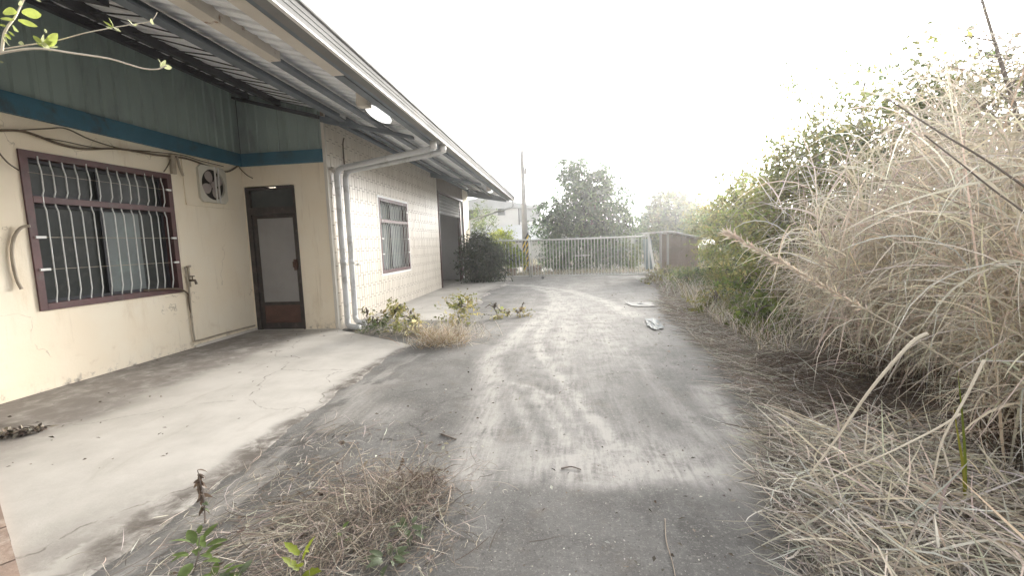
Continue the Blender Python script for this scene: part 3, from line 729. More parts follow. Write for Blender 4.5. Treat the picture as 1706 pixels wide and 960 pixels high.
# roof: ribbed sheets, purlins, rafters, bracing, gutter
mb = MB(); xo = -2.17
mb.prism([(xo, zr(xo) + .03), (-13.2, zr(-13.2) + .03), (-13.2, zr(-13.2) + .045), (xo, zr(xo) + .045)], 'y', Y0, YE + .25)
roof = mb.build('roof', M['roof_top'], BLD)
sheet = MB(); vs = []; q = []
s = 0; pw = .76
for r in range(4):
    for a, h in ((0, 0), (.55, 0), (.62, .038), (.90, .038), (.97, 0)): q.append((r * .19 + a * .19 * .999, h))
q.append((.759, 0))
for s, h in q:
    vs += [(xo - .0, s, zr(xo) + h), (-9.5, s, zr(-9.5) + h)]
sheet.add(vs, [(2 * i, 2 * i + 1, 2 * i + 3, 2 * i + 2) for i in range(len(q) - 1)])
sm = bpy.data.meshes.new('roof_sheet'); sm.from_pydata(sheet.v, [], sheet.f); sm.update(); sm.materials.append(M['roof'])
y = Y0
while y + pw < YE + .3:
    o = bpy.data.objects.new('roof_sheet', sm); COL.objects.link(o); o.location = (0, y, random.uniform(-.002, .002)); par(o, roof); y += pw
def purlin(x, ya, yb, wd, ht, m, name='purlin'):
    mb = MB(); t = zr(x) - .004
    if m == 'steel':   # open C section: web, two flanges and lips, open side towards the drive
        for a, c in (((x - wd / 2, t - ht), (x - wd / 2 + .008, t - .0)), ((x - wd / 2 + .008, t - ht), (x + wd / 2, t - ht + .008)), ((x + wd / 2 - .006, t - ht + .008), (x + wd / 2, t - ht + .03))):
            mb.box((a[0], ya, a[1]), (c[0], yb, c[1]))
    else: mb.box((x - wd / 2, ya, t - ht), (x + wd / 2, yb, t))
    return mb.build(name, M[m], roof)
purlin(-3.02, Y0, 4.75, .13, .105, 'cream_steel'); purlin(-3.02, 4.75, YE + .2, .10, .11, 'steel')
purlin(-2.34, Y0, 4.80, .13, .105, 'cream_steel'); purlin(-2.34, 4.80, YE + .2, .10, .11, 'steel')
purlin(-3.70, Y0, YF - .1, .12, .14, 'steel'); purlin(-3.68, YF + .06, YE + .2, .09, .10, 'steel')
purlin(-4.86, Y0, YF - .08, .07, .10, 'dark_steel')
purlin(-5.45, Y0, YF - .08, .07, .10, 'dark_steel')
purlin(XT + .06, YF + .06, YE, .10, .12, 'steel')
# zig-zag rod bracing between two purlins
mb = MB(); y = Y0; k = 0
while y < YF - .5:
    xa, xb = (-3.80, -4.84) if k % 2 == 0 else (-4.84, -3.80)
    mb.tube([(xa, y, zr(xa) - .06), (xb, y + .24, zr(xb) - .06)], .009, 5); y += .24; k += 1
mb.build('bracing', M['dark_steel'], roof)
mb = MB(); y = Y0; k = 0
while y < YF - .5:
    xa, xb = (-4.88, -5.43) if k % 2 == 0 else (-5.43, -4.88)
    mb.tube([(xa, y, zr(xa) - .06), (xb, y + .24, zr(xb) - .06)], .009, 5); y += .24; k += 1
mb.build('bracing', M['dark_steel'], roof)
def rafter(y, x0, x1, h0, h1, m='steel'):
    mb = MB(); d = .055
    mb.prism([(x0, zr(x0) - .12), (x1, zr(x1) - .12), (x1, zr(x1) - .12 - h1), (x0, zr(x0) - .12 - h0)], 'y', y - d, y + d)
    mb.build('rafter', M[m], roof)
rafter(YF - .02, XT - .02, -2.50, .10, .05)
rafter(YF - .10, XL + .06, XT - .03, .04, .06, 'dark_steel')
rafter(14.2, XT + .02, -2.50, .14, .06); rafter(YE - .06, XT + .02, -2.4, .22, .08)
mb = MB(); mb.prism([(XT + .02, zr(XT) - .13), (-2.27, zr(-2.27) - .13), (-2.27, zr(-2.27) - .002), (XT + .02, zr(XT) - .002)], 'y', YE - .1, YE - .02); mb.build('end_flashing', M['steel'], roof)
rafter(3.6, XL + .03, -3.78, .10, .10, 'dark_steel'); rafter(-.5, XL + .03, -2.5, .14, .06, 'dark_steel')
# eave: dark channel, soffit flashing, box gutter, bright lip
mb = MB(); mb.box((-2.27, Y0, zr(-2.24) - .085), (-2.20, YE + .22, zr(-2.24) - .006)); mb.build('eave_channel', M['steel'], roof)
mb = MB()
mb.add([(-2.195, Y0, 3.325), (-2.195, YE + .25, 3.325), (-2.06, YE + .25, 3.335), (-2.06, Y0, 3.335)], [(0, 1, 2, 3)])
mb.box((-2.199, Y0, 3.325), (-2.191, YE + .25, 3.44))
mb.box((-2.064, Y0, 3.337), (-2.056, YE + .25, 3.475))
for zz_ in (3.385, 3.43): mb.box((-2.056, Y0, zz_), (-2.050, YE + .25, zz_ + .008))
mb.prism([(-2.064, 3.475), (-2.036, 3.484), (-2.036, 3.503), (-2.064, 3.503)], 'y', Y0, YE + .25)
mb.box((-2.195, YE + .25, 3.325), (-2.056, YE + .256, 3.48))
gut = mb.build('gutter', M['gutter'], roof)
mb = MB(); mb.box((-2.088, Y0, 3.318), (-2.052, YE + .25, 3.3335)); mb.build('gutter_lip', M['white_edge'], gut)
mb = MB(); mb.prism([(-2.21, 3.50), (-2.15, 3.50), (-2.15, 3.60), (-2.21, 3.615)], 'y', Y0, YE + .252); mb.build('eave_flashing', M['gutter'], roof)
y = 0.3
for k in range(22):
    mb = MB(); mb.box((-2.15, y, 3.503), (-2.040, y + .02, 3.511)); mb.build('gutter_strap', M['white_edge'], gut); y += .9

# two downpipes at the corner, one at the far end
def downpipe(yw, ytop, xw, xg, ztop, zarm, r, foot):
    pts = [(xg, ytop, 3.33), (xg, ytop, ztop + .05), (xg - .02, ytop, ztop), (xg - .10, ytop, ztop - .03), (xw + .10, yw, zarm + .02), (xw + .03, yw, zarm - .02), (xw, yw, zarm - .10), (xw, yw, .22)] + foot
    mb = MB(); mb.tube(pts, r, 12); dp = mb.build('downpipe', M['pvc'], BLD, True)
    for z in (1.25, ):
        mb = MB(); mb.tube([(xw, yw, z - .05), (xw, yw, z + .05)], r * 1.12, 12); mb.build('coupling', M['pvc'], dp, True)
    mb = MB(); mb.tube([(xg, ytop, 3.33), (xg, ytop, 3.20)], r * 1.15, 12); mb.build('elbow', M['white_edge'], dp, True)
    return dp
downpipe(7.90, 7.95, XT + .10, -2.22, 3.22, 2.93, .052, [(XT + .105, 7.88, .12), (XT + .14, 7.85, .075), (XT + .22, 7.80, .065), (XT + .40, 7.72, .06)])
downpipe(8.22, 8.30, XT + .10, -2.14, 3.22, 2.93, .052, [(XT + .105, 8.2, .16), (XT + .15, 8.15, .12), (XT + .22, 8.08, .10), (XT + .40, 7.98, .09)])
mb = MB(); mb.tube([(-2.1, YE - .1, 3.33), (-2.1, YE - .1, 3.1), (-2.2, YE - .1, 3.02), (XT + .1, YE - .05, 2.55), (XT + .06, YE - .05, 2.5), (XT + .06, YE - .05, .1)], .035, 8); mb.build('downpipe', M['pvc'], BLD, True)

# floodlights under the eave
def eave_lamp(y, ln, label):
    t = thing('eave_lamp', (-2.5, y, zr(-2.5) - .1), label, 'lamp', 'lamps under the eave')
    x = -2.50; z = zr(x) - .10
    mb = MB(); mb.box((x - .07, y - .02, z - .09), (x + .07, y + .12, z + .075)); mb.build('bracket', M['cream_steel'], t)
    mb = MB(); n = 16
    rings = []
    for j, (h, s) in enumerate(((0, .90), (-.03, 1.0), (-.06, .93), (-.085, .70), (-.10, .35))):
        for k in range(n):
            a = 2 * math.pi * k / n; mb.v.append((x + .095 * s * math.cos(a) * (1 if abs(math.cos(a)) < .7 else 1), y + .12 + ln / 2 + ln / 2 * s * math.sin(a), z - .02 + h))
    for j in range(4):
        for k in range(n): mb.f.append((j * n + k, j * n + (k + 1) % n, (j + 1) * n + (k + 1) % n, (j + 1) * n + k))
    mb.f.append(tuple(reversed(range(n)))); mb.f.append(tuple(4 * n + k for k in range(n)))
    mb.build('lens', M['lens'], t, True)
    mb = MB(); mb.box((x - .085, y + .12, z - .016), (x + .085, y + .12 + ln * .92, z + .03)); mb.build('housing', M['gutter'], t)
eave_lamp(5.72, .82, 'bright white oval lamp fixed under the eave nearest the camera')
eave_lamp(15.7, .40, 'small bright lamp under the far end of the eave above the shutter doorway')

# ------------------------------------------------------------------ things on the plaster wall
f = thing('exhaust_fan', (XL, 6.98, 2.6), 'square cream exhaust fan with dusty blades set high in the plaster wall', 'fan')
fy, fz, hw_ = 6.98, 2.63, .295
mb = MB(); n = 28; R0 = .25; vs = []
for k in range(n):
    a = 2 * math.pi * k / n; c, s = math.cos(a), math.sin(a); m_ = max(abs(c), abs(s))
    vs += [(XL + .05, fy + R0 * c, fz + R0 * s), (XL + .05, fy + hw_ * c / m_, fz + hw_ * s / m_), (XL - .05, fy + R0 * c, fz + R0 * s), (XL + .004, fy + hw_ * c / m_, fz + hw_ * s / m_)]
fs = []
for k in range(n):
    a, b = 4 * k, 4 * ((k + 1) % n); fs += [(a, b, b + 1, a + 1), (a, a + 2, b + 2, b), (a + 1, b + 1, b + 3, a + 3)]
mb.add(vs, fs); mb.build('frame', M['fan_white'], f)
mb = MB(); mb.tube([(XL + .006, fy, fz), (XL + .013, fy, fz)], R0, 24); mb.build('opening', M['hole'], f)
for k in range(4):
    mb = MB(); a0 = k * math.pi / 2 + .5; pts = []
    for t in np.linspace(0, 2 * math.pi, 15)[:-1]:
        u = .135 + .095 * math.cos(t); v = .082 * math.sin(t) * (1 + .25 * math.cos(t)); a = a0
        pts.append((fy + u * math.cos(a) - v * math.sin(a), fz + u * math.sin(a) + v * math.cos(a), v))
    vs = [(XL + .024 + .12 * q[2] * .35, q[0], q[1]) for q in pts] + [(XL + .029 + .12 * q[2] * .35, q[0], q[1]) for q in pts]
    n_ = len(pts); mb.add(vs, [tuple(range(n_)), tuple(reversed(range(n_, 2 * n_)))] + [(i, n_ + i, n_ + (i + 1) % n_, (i + 1) % n_) for i in range(n_)])
    mb.build('blade', M['fan_blade'], f)
mb = MB(); mb.tube([(XL + .012, fy, fz), (XL + .045, fy, fz)], .05, 14); mb.build('hub', M['fan_blade'], f)
for dy in (.03, .10):
    mb = MB(); mb.beam((XL + .058, fy + dy, fz - hw_), (XL + .058, fy + dy + .01, fz + hw_), .012, .022, (1, 0, 0)); mb.build('guard_bar', M['white_edge'], f)
mb = MB()
mb.box((XL, 6.42, 2.30), (XL + .02, 6.46, 3.03)).box((XL, 6.42, 2.26), (XL + .03, 7.52, 2.30)); mb.build('patch_trim', M['plaster'], BLD)
mb = MB(); mb.box((XL, 6.46, 2.30), (XL + .008, 7.50, 3.03)); mb.build('patch', M['plaster'], BLD)
bx = thing('switch_box', (XL, 6.3, 2.8), 'small tan junction box on the plaster wall left of the exhaust fan', 'junction box')
mb = MB(); mb.bevbox((XL, 6.20, 2.70), (XL + .05, 6.28, 3.0), .006); mb.build('box', M['pipe_tan'], bx)
mb = MB(); mb.tube([(XL + .03, 6.32, 2.98), (XL + .05, 6.33, 2.82), (XL + .05, 6.36, 2.74), (XL + .03, 6.40, 2.70)], .018, 6); mb.build('stub', M['pipe_tan'], bx)

def cable(name, pts, r, label, m='cable', sub=6):
    q = [Vector(p) for p in pts]; out = []
    for i in range(len(q) - 1):
        p0, p1, p2, p3 = q[max(i - 1, 0)], q[i], q[i + 1], q[min(i + 2, len(q) - 1)]
        for k in range(sub):
            t = k / sub; out.append(.5 * ((2 * p1) + (p2 - p0) * t + (2 * p0 - 5 * p1 + 4 * p2 - p3) * t * t + (3 * p1 - p0 - 3 * p2 + p3) * t ** 3))
    out.append(q[-1]); mb = MB(); mb.tube(out, r, 6)
    return tag(mb.build(name, M[m], None, True), label, 'cable' if 'cable' in name or 'wire' in name else 'pipe')
W_ = XL + .03
cable('cable', [ax(0, 217, W_), ax(35, 218, W_), ax(62, 226, W_), ax(100, 240, W_), ax(140, 248, W_), ax(200, 248, W_), ax(260, 258, W_), ax(310, 264, W_), ax(350, 278, W_), ax(378, 286, W_), ax(398, 275, W_)], .014, 'thick sagging brown cable running under the blue beam above the barred window')
cable('cable', [ax(30, 217, W_ + .03), ax(80, 214, W_ + .03), ax(110, 214, W_ + .03), ax(150, 232, W_ + .03), ax(200, 247, W_ + .03), ax(250, 252, W_ + .03)], .008, 'thin brown cable looping above the thick cable under the beam')
cable('cable', [ax(60, 227, W_ + .04), ax(110, 236, W_ + .04), ax(160, 246, W_ + .04), ax(220, 250, W_ + .04), ax(300, 258, W_ + .04), ax(335, 268, W_ + .04), ax(372, 277, W_ + .04)], .007, 'thin brown cable strung close along the thick cable to the fan')
cable('cable', [ax(-5, 250, W_), ax(12, 270, W_), ax(32, 284, W_)], .007, 'short brown wire slanting down to the top left corner of the window')
cable('cable', [ax(285, 262, W_), ax(280, 275, W_), ax(273, 286, W_)], .008, 'short brown wire dropping to the top right corner of the window')
cable('cable', [ax(397, 276, W_), at(402, 283, YF - .03), at(412, 292, YF - .03), at(421, 297, YF - .03)], .008, 'short loose brown wire end hanging above the glass door')
cable('hose_cable', [ax(50, 376, W_ + .05), ax(36, 379, W_ + .02), ax(25, 392, W_), ax(20, 415, W_), ax(23, 445, W_), ax(29, 468, W_), ax(36, 482, W_ + .02)], .017, 'tan bent hose hanging from the left edge of the barred window', 'pipe_tan')
cable('conduit_pipe', [ax(308, 445, W_), (W_, 6.28, .99), (W_, 6.27, .6), (W_, 6.28, .22), (W_, 6.34, .15), (W_, 6.9, .15), (W_, 7.66, .14)], .014, 'thin tan conduit running down beside the window and along the wall foot', 'pipe_tan', 4)
cable('hose_cable', [ax(240, 484, W_ + .04), ax(285, 481, W_ + .05), ax(303, 483, W_ + .04), ax(313, 490, W_), ax(314, 497, W_), ax(316, 512, W_), ax(320, 530, W_)], .012, 'brown hose coming out of the lower right corner of the barred window', 'cable')
t = thing('wall_tap', (XL, 6.30, 1.2), 'small rusty tap and upright pipe beside the lower right window corner', 'tap')
mb = MB(); mb.tube([(XL + .03, 6.31, 1.0), (XL + .03, 6.31, 1.32)], .016, 8).tube([(XL + .0, 6.31, 1.31), (XL + .07, 6.31, 1.32)], .016, 8); mb.build('pipe', M['pipe_tan'], t, True)
mb = MB(); mb.tube([(XL + .03, 6.31, 1.10), (XL + .12, 6.31, 1.10), (XL + .14, 6.31, 1.04)], .018, 8).tube([(XL + .08, 6.31, 1.1), (XL + .08, 6.31, 1.16)], .009, 6).box((XL + .05, 6.295, 1.155), (XL + .11, 6.325, 1.17)); mb.build('spout', M['cable'], t)
mb = MB(); mb.tube([(XT + .015, 8.62, 1.18), (XT + .05, 8.62, 1.18), (XT + .05, 8.85, 1.18)], .012, 6); tag(mb.build('wall_bracket', M['pvc'], None), 'small grey metal bracket on the tiled wall beside the downpipes', 'bracket')
cable('cable', [(XT + .03, 8.42, 3.60), (XT + .03, 8.36, 3.45), (XT + .03, 8.36, 3.0), (XT + .03, 8.37, 2.95)], .014, 'brown vertical cable on the tiled wall above the pipe arms')
# ------------------------------------------------------------------ gate, pole, far things
def gate_leaf(p0, p1, zt, n, label, wheel_at=None, latch=False):
    p0, p1 = Vector(p0), Vector(p1); d = p1 - p0; L = d.length; u = d.normalized()
    t = thing('metal_gate', p0, label, 'gate', 'leaves of the yard gate')
    mb = MB(); zb = .13
    mb.tube([p0 + Vector((0, 0, .06)), p0 + Vector((0, 0, zt + .01))], .030, 8).tube([p1 + Vector((0, 0, .06)), p1 + Vector((0, 0, zt + .01))], .030, 8)
    mb.tube([p0 + Vector((0, 0, zt)), p1 + Vector((0, 0, zt))], .030, 8).tube([p0 + Vector((0, 0, zb)), p1 + Vector((0, 0, zb))], .024, 8)
    mb.build('gate_frame', M['gate'], t, True)
    me = bpy.data.meshes.new('gate_bar'); b = MB(); b.tube([(0, 0, zb), (0, 0, zt)], .0125, 6, False); me.from_pydata(b.v, [], b.f); me.update(); me.shade_smooth(); me.materials.append(M['gate'])
    for i in range(n):
        o = bpy.data.objects.new('gate_bar', me); COL.objects.link(o); o.location = p0 + u * (L * (i + 1) / (n + 1)); par(o, t)
    if wheel_at is not None:
        c = p0 + u * wheel_at; mb = MB(); mb.tube([c + Vector((0, -.02, .06)), c + Vector((0, .02, .06))], .06, 14).beam(c + Vector((0, 0, .05)), c + Vector((0, 0, .14)), .03, .02, (0, 1, 0)); mb.build('wheel', M['dark_steel'], t)
    if latch:
        mb = MB(); mb.beam(p0 + Vector((-.1, -.05, .84)), p0 + Vector((.45, -.05, .84)), .02, .035, (0, 1, 0)); mb.build('latch_bar', M['gate'], t)
        mb = MB(); mb.beam(p0 + u * 1.75 + Vector((0, -.035, .90)), p0 + u * 2.3 + Vector((0, -.035, .90)), .02, .05, (0, 1, 0)); mb.build('handle', M['white_edge'], t)
    return t
gate_leaf((-3.55, 18.35, 0), (-1.34, 18.05, 0), 1.58, 15, 'short left gate leaf of thin grey bars beside the dark bush')
gate_leaf((-1.24, 18.02, 0), (3.18, 17.25, 0), 1.55, 35, 'long right gate leaf of thin grey bars closing the drive', .42, True)
tg = thing('gate_post', (3.4, 17.05, 0), 'white leaning post at the right end of the long gate', 'post')
mb = MB(); mb.beam((3.38, 17.05, .02), (3.17, 17.35, 1.66), .075, .075, (0, 1, 0)); mb.build('post', M['white_edge'], tg)
mb = MB(); mb.beam((3.0, 17.3, 1.64), (3.45, 17.4, 1.66), .05, .05); mb.build('cap_bar', M['white_edge'], tg)
bl = thing('concrete_block', (3.35, 16.6, 0), 'low pale concrete block at the foot of the leaning white post', 'concrete block')
mb = MB(); mb.bevbox((3.05, 16.45, 0), (4.1, 17.0, .16), .02); mb.build('block', M['stone'], bl)
mb = MB(); mb.prism([(2.62, .01), (2.95, .01), (2.92, .1), (2.7, .07)], 'y', 16.2, 16.7); tag(mb.build('stone', M['stone']), 'small pale stone slab lying left of the concrete block near the gate', 'stone')

pl = thing('utility_pole', (-1.79, 21.8, 0), 'tall grey concrete pole with yellow and black stripes at its foot', 'utility pole')
mb = MB(); mb.tube([(-1.78, 21.8, -.1), (-1.79, 21.8, 1.9), (-1.81, 21.8, 5.82)], [.155, .14, .085], 14); mb.build('pole', M['pole'], pl, True)
def stripe(k, m):
    mb = MB(); n = 14; vs = []; zb = .22 + k * .15
    for i in range(n + 1):
        a = 2 * math.pi * i / n; r = .158
        sl_ = .30 * (i / n) * 2
        vs += [(-1.78 + r * math.cos(a), 21.8 + r * math.sin(a), zb + .28 * math.cos(a)), (-1.78 + r * math.cos(a), 21.8 + r * math.sin(a), zb + .15 + .28 * math.cos(a))]
    mb.add(vs, [(2 * i, 2 * i + 2, 2 * i + 3, 2 * i + 1) for i in range(n)]); mb.build('stripe', M[m], pl, True)
for k in range(10): stripe(k, 'yellow' if k % 2 == 0 else 'black')
mb = MB(); mb.box((-1.70, 21.72, 4.72), (-1.60, 21.86, 5.02)).beam((-1.72, 21.8, 4.4), (-1.66, 21.8, 4.8), .02, .02, (0, 1, 0)); mb.build('bracket', M['pole'], pl)

def slab_box(lo, hi, m, name, parent): mb = MB(); mb.box(lo, hi); return mb.build(name, M[m], parent)
h = thing('white_house', (-6, 41, 0), 'white two storey house behind the left gate leaf and the pole', 'house')
slab_box((-10.5, 40.6, 0), (-2.9, 47, 4.55), 'white_wall', 'wall', h)
mb = MB(); mb.prism([(-10.8, 4.55), (-2.6, 4.55), (-2.6, 4.72), (-6.6, 5.65), (-10.8, 5.2)], 'y', 40.3, 47.3); mb.build('roof', M['pale_roof'], h)
wv = slab_box((-5.75, 40.54, 3.95), (-5.05, 40.62, 4.70), 'house_grey', 'window', h); slab_box((-5.69, 40.52, 4.01), (-5.11, 40.55, 4.64), 'glass_dark', 'pane', wv)
wv = slab_box((-9.0, 40.54, 3.6), (-7.4, 40.62, 4.7), 'house_grey', 'window', h); slab_box((-8.9, 40.52, 3.7), (-7.5, 40.55, 4.6), 'glass_dark', 'pane', wv)
slab_box((-3.86, 40.5, 3.0), (-3.78, 40.6, 4.8), 'dark_steel', 'rain_pipe', h)
slab_box((-7.3, 40.2, 2.66), (-3.3, 40.6, 2.82), 'dark_steel', 'ledge', h)
slab_box((-3.75, 40.5, 3.3), (-1.9, 41.5, 4.5), 'house_grey', 'side_panel', h)
mb = MB(); mb.prism([(-3.9, 4.5), (-1.6, 4.5), (-1.6, 4.75), (-3.9, 4.85)], 'y', 40.2, 41.6); mb.build('side_roof', M['pale_roof'], h)
h = thing('low_outbuilding', (-4.5, 33, 0), 'low white outbuilding with a pale metal roof in front of the two storey house', 'outbuilding')
slab_box((-8.2, 33.5, 0), (-.6, 37, 1.55), 'white_wall', 'wall', h)
mb = MB(); mb.prism([(33.0, 1.55), (37.4, 2.85), (37.4, 2.93), (33.0, 1.65)], 'x', -8.5, -.3); mb.build('roof', M['pale_roof'], h)
slab_box((-8.52, 32.95, 1.50), (-.28, 33.0, 1.58), 'dark_steel', 'eave_edge', h)
h = thing('gabled_house', (5.4, 36, 0), 'white gabled house half hidden between the two far trees', 'house')
slab_box((3.2, 36, 0), (9.6, 42, 2.1), 'white_wall', 'wall', h)
mb = MB(); mb.prism([(2.8, 2.1), (3.9, 2.75), (10.0, 1.6), (10.0, 1.45), (9.6, 1.9)], 'y', 35.7, 42.3); mb.build('roof', M['pale_roof'], h)
wv = slab_box((5.5, 35.94, .6), (6.3, 36.02, 1.4), 'house_grey', 'window', h); slab_box((5.56, 35.92, .66), (6.24, 35.95, 1.34), 'glass_dark', 'pane', wv)

sh = thing('shed', (4.3, 18.3, 0), 'small brown board shed with a thin sloping metal roof right of the gate', 'shed')
mb = MB()
roofz = lambda x: 1.70 if x < 3.95 else 1.70 - (x - 3.95) * .225
mb.prism([(3.10, 1.69), (3.95, 1.72), (5.35, 1.37), (5.35, 1.335), (3.95, 1.685), (3.10, 1.655)], 'y', 17.2, 19.6); mb.build('roof', M['white_edge'], sh)
x = 3.98; k = 0
while x < 4.95:
    b = .155; slab_box((x, 17.62 + random.uniform(-.008, .008), .0), (x + b - .012, 17.65, roofz(x + b) - .05), 'shed', 'board', sh); x += b; k += 1
slab_box((3.98, 17.66, 0), (4.05, 19.3, 1.6), 'shed', 'side_wall', sh); slab_box((4.90, 17.655, 0), (4.97, 19.3, 1.40), 'shed', 'side_wall', sh)
slab_box((4.05, 19.2, 0), (4.90, 19.3, 1.38), 'shed', 'back_wall', sh)
for px_ in (3.66, 3.92): mb = MB(); mb.beam((px_, 17.5, 0), (px_, 17.5, 1.67), .07, .07, (0, 1, 0)); mb.build('post', M['pole'], sh)
bs = thing('blue_sheet', (3.25, 17.6, .3), 'pale blue upright sheet leaning behind the white post', 'sheet')
mb = MB(); mb.beam((3.28, 17.75, .28), (3.24, 17.95, 1.45), .32, .02, (0, 1, 0)); mb.build('panel', M['blue_sheet'], bs)
# brick heaps outside the left gate leaf
for k, (bx_, by_, bw, bh, lab) in enumerate(((-3.05, 20.3, .42, .42, 'squarish worn brick pier left of the striped pole, nearest the dark bush'), (-2.45, 20.5, .5, .30, 'low worn brick heap in the middle behind the left gate leaf'), (-1.3, 20.9, .55, .38, 'worn brick heap just right of the striped pole behind the gate'))):
    t = thing('brick_pier', (bx_, by_, 0), lab, 'bricks', 'brick heaps behind the gate')
    z = 0; r = 0
    while z < bh:
        xx = -bw / 2 + (0 if r % 2 else -.05)
        while xx < bw / 2:
            mb = MB(); dx = random.uniform(-.01, .01); mb.bevbox((bx_ + xx + dx, by_ - .1 + random.uniform(-.02, .02), z), (bx_ + xx + .19 + dx, by_ + .08, z + .072), .008); mb.build('brick', M['brick'], t); xx += .2
        z += .08; r += 1

# ------------------------------------------------------------------ trees and bushes
G_DARK = [(.048, .090, .052), (.072, .122, .066), (.034, .064, .040), (.095, .150, .080)]
G_MID = [(.095, .135, .065), (.125, .16, .075), (.075, .105, .055), (.16, .18, .085)]
G_OLIVE = [(.17, .175, .070), (.22, .21, .085), (.13, .135, .06), (.25, .225, .11)]
G_YEL = [(.22, .26, .045), (.28, .30, .05), (.16, .20, .05)]
BROWN = [(.26, .22, .18), (.19, .16, .135), (.34, .29, .24)]
STRAW = [(.71, .645, .54), (.62, .56, .46), (.79, .745, .665), (.45, .40, .335), (.68, .615, .50), (.60, .575, .525), (.54, .47, .375)]

tree('broad_tree', (1.25, 24.2, 0), (1.3, 24.2, 1.6), [(1.2, 24.2, 2.6, 1.2, 1.1, .9, 1.8), (.55, 24.3, 4.3, .5, .5, .7, .5), (.35, 24.2, 5.2, .38, .4, .6, .28), (1.05, 24.2, 5.0, .42, .4, .75, .4), (1.9, 24.2, 4.2, .6, .6, .7, .6), (2.15, 24.1, 5.0, .38, .4, .5, .22), (2.75, 24.2, 4.2, .42, .4, .55, .28), (1.3, 24.1, 3.7, .8, .7, .6, .9), (.0, 23.8, 2.7, .8, .8, .6, .7), (-.75, 23.6, 2.2, .6, .7, .45, .4), (-.6, 23.8, 3.3, .4, .4, .4, .2), (2.7, 24.0, 2.7, .8, .8, .7, .7), (3.4, 24.1, 2.2, .5, .6, .5, .3), (3.3, 24.2, 3.3, .35, .4, .35, .15), (.2, 24, 1.7, .9, .7, .5, .6), (2.2, 24, 1.7, .9, .7, .5, .6)],
     1900, 11, .75, .22, .075, G_DARK, 'tall dark feathery tree standing behind the middle of the gate', 'tree', .16, .55, 'trees beyond the gate', .35)
tree('round_tree', (7.6, 32, 0), (7.6, 32, 1.5), [(7.4, 32, 3.3, 1.7, 1.5, 1.5, 2), (8.7, 32, 2.6, 1.5, 1.4, 1.2, 1.4), (6.3, 32, 2.4, 1.0, 1.0, 1.0, .8), (7.3, 31.5, 1.5, 1.6, 1.2, .8, 1)],
     2300, 10, .6, .21, .10, G_MID, 'rounded paler green tree rising above the board shed', 'tree', .18, .3, 'trees beyond the gate', .4)
tree('slender_tree', (-4.6, 26, 0), (-4.6, 26, 1.8), [(-4.7, 26, 3.0, .65, .6, .9, 1), (-4.2, 26, 2.3, .6, .5, .6, .6), (-5.1, 26, 2.2, .5, .5, .6, .5)],
     170, 7, .5, .15, .06, G_MID, 'thin pale leafed tree seen between the building end and the white house', 'tree', .05, .3, 'trees beyond the gate', .3)
for b, cl, n, lab, c in (((-.35, 21.6, 0), [(-.35, 21.6, .7, .65, .5, .7, 1), (.35, 21.8, .55, .55, .5, .55, .8)], 420, 'dark low shrub just right of the striped pole behind the gate bars', G_DARK),
                         ((1.6, 22.3, 0), [(1.2, 22.3, .8, .8, .6, .75, 1), (2.2, 22.4, .8, .7, .6, .7, 1)], 520, 'dark low shrub under the tall feathery tree behind the gate bars', G_DARK),
                         ((3.2, 22.5, 0), [(3.1, 22.6, .75, .7, .6, .7, 1)], 260, 'dark low shrub at the right end behind the long gate leaf', G_MID)):
    tree('low_shrub', b, (b[0], b[1], .3), cl, n, 9, .4, .12, .05, c, lab, 'shrub', .03, .3, 'low shrubs behind the gate', .3, stem='stem', leaf='foliage')
tree('garden_plant', (-2.6, 20.9, 0), (-2.6, 20.9, .5), [(-2.55, 20.9, 1.0, .55, .4, .45, 1), (-2.2, 20.8, .75, .4, .35, .35, .6)], 230, 8, .35, .15, .075, [(.10, .15, .05), (.14, .19, .05)] + G_YEL[:1], 'bright green leafy plant behind the left gate leaf', 'plant', .02, .3, None, .3, stem='stem', leaf='foliage')
tree('yellow_shrub', (-3.1, 21.6, 0), (-3.1, 21.6, .8), [(-3.0, 21.6, 1.65, .5, .4, .4, 1), (-2.7, 21.6, 1.9, .2, .2, .3, .2)], 130, 7, .35, .15, .06, G_YEL, 'yellow green shrub topping the left gate leaf beside the building', 'shrub', .02, .2, None, .3, stem='stem', leaf='foliage', matr=M['freshleaf'])
tree('dark_bush', (-3.35, 17.3, 0), (-3.35, 17.3, .5), [(-3.2, 17.3, .6, .58, .55, .6, 1.6), (-3.15, 17.3, 1.2, .5, .5, .5, 1), (-3.45, 17.4, 1.5, .25, .25, .35, .3), (-2.75, 17.2, .95, .38, .4, .5, .6)],
     900, 9, .55, .17, .045, [(.024, .036, .024), (.034, .048, .030), (.018, .028, .020), (.055, .068, .045)], 'dense dark bush growing in front of the far end of the shutter doorway', 'bush', .05, .5, None, .25, stem='stem', leaf='foliage')

# overgrown hedge to the right of the drive
HEDGE = 'shrubs of the overgrown hedge on the right'
def hedge(b, cl, n, cols, lab, ll=.10, lw=.05, r0=.06, k=9, tl=.5, name='hedge_shrub', drp=.25, shell=.45):
    tree(name, b, (b[0], b[1], .9), cl, int(n * .72), k, tl, ll, lw, cols, lab, 'shrub', r0, drp, HEDGE, shell, stem='stem', leaf='foliage')
hedge((5.2, 9.2, 0), [(4.9, 9.2, 1.6, 1.2, 1.2, 1.2, 2), (4.5, 8.8, 2.6, .8, .8, .7, 1), (5.5, 9, 2.9, 1.0, 1.0, .9, 1.3), (4.75, 9, 3.5, .5, .5, .55, .32), (4.5, 9, 4.15, .35, .4, .35, .08), (5.4, 9, 4.0, .45, .4, .35, .12), (4.2, 8.8, .9, .6, .7, .7, .8)], 2300, G_OLIVE + G_MID, 'tall olive green hedge shrub with loose top sprays left of the dry grass', .085, .045)
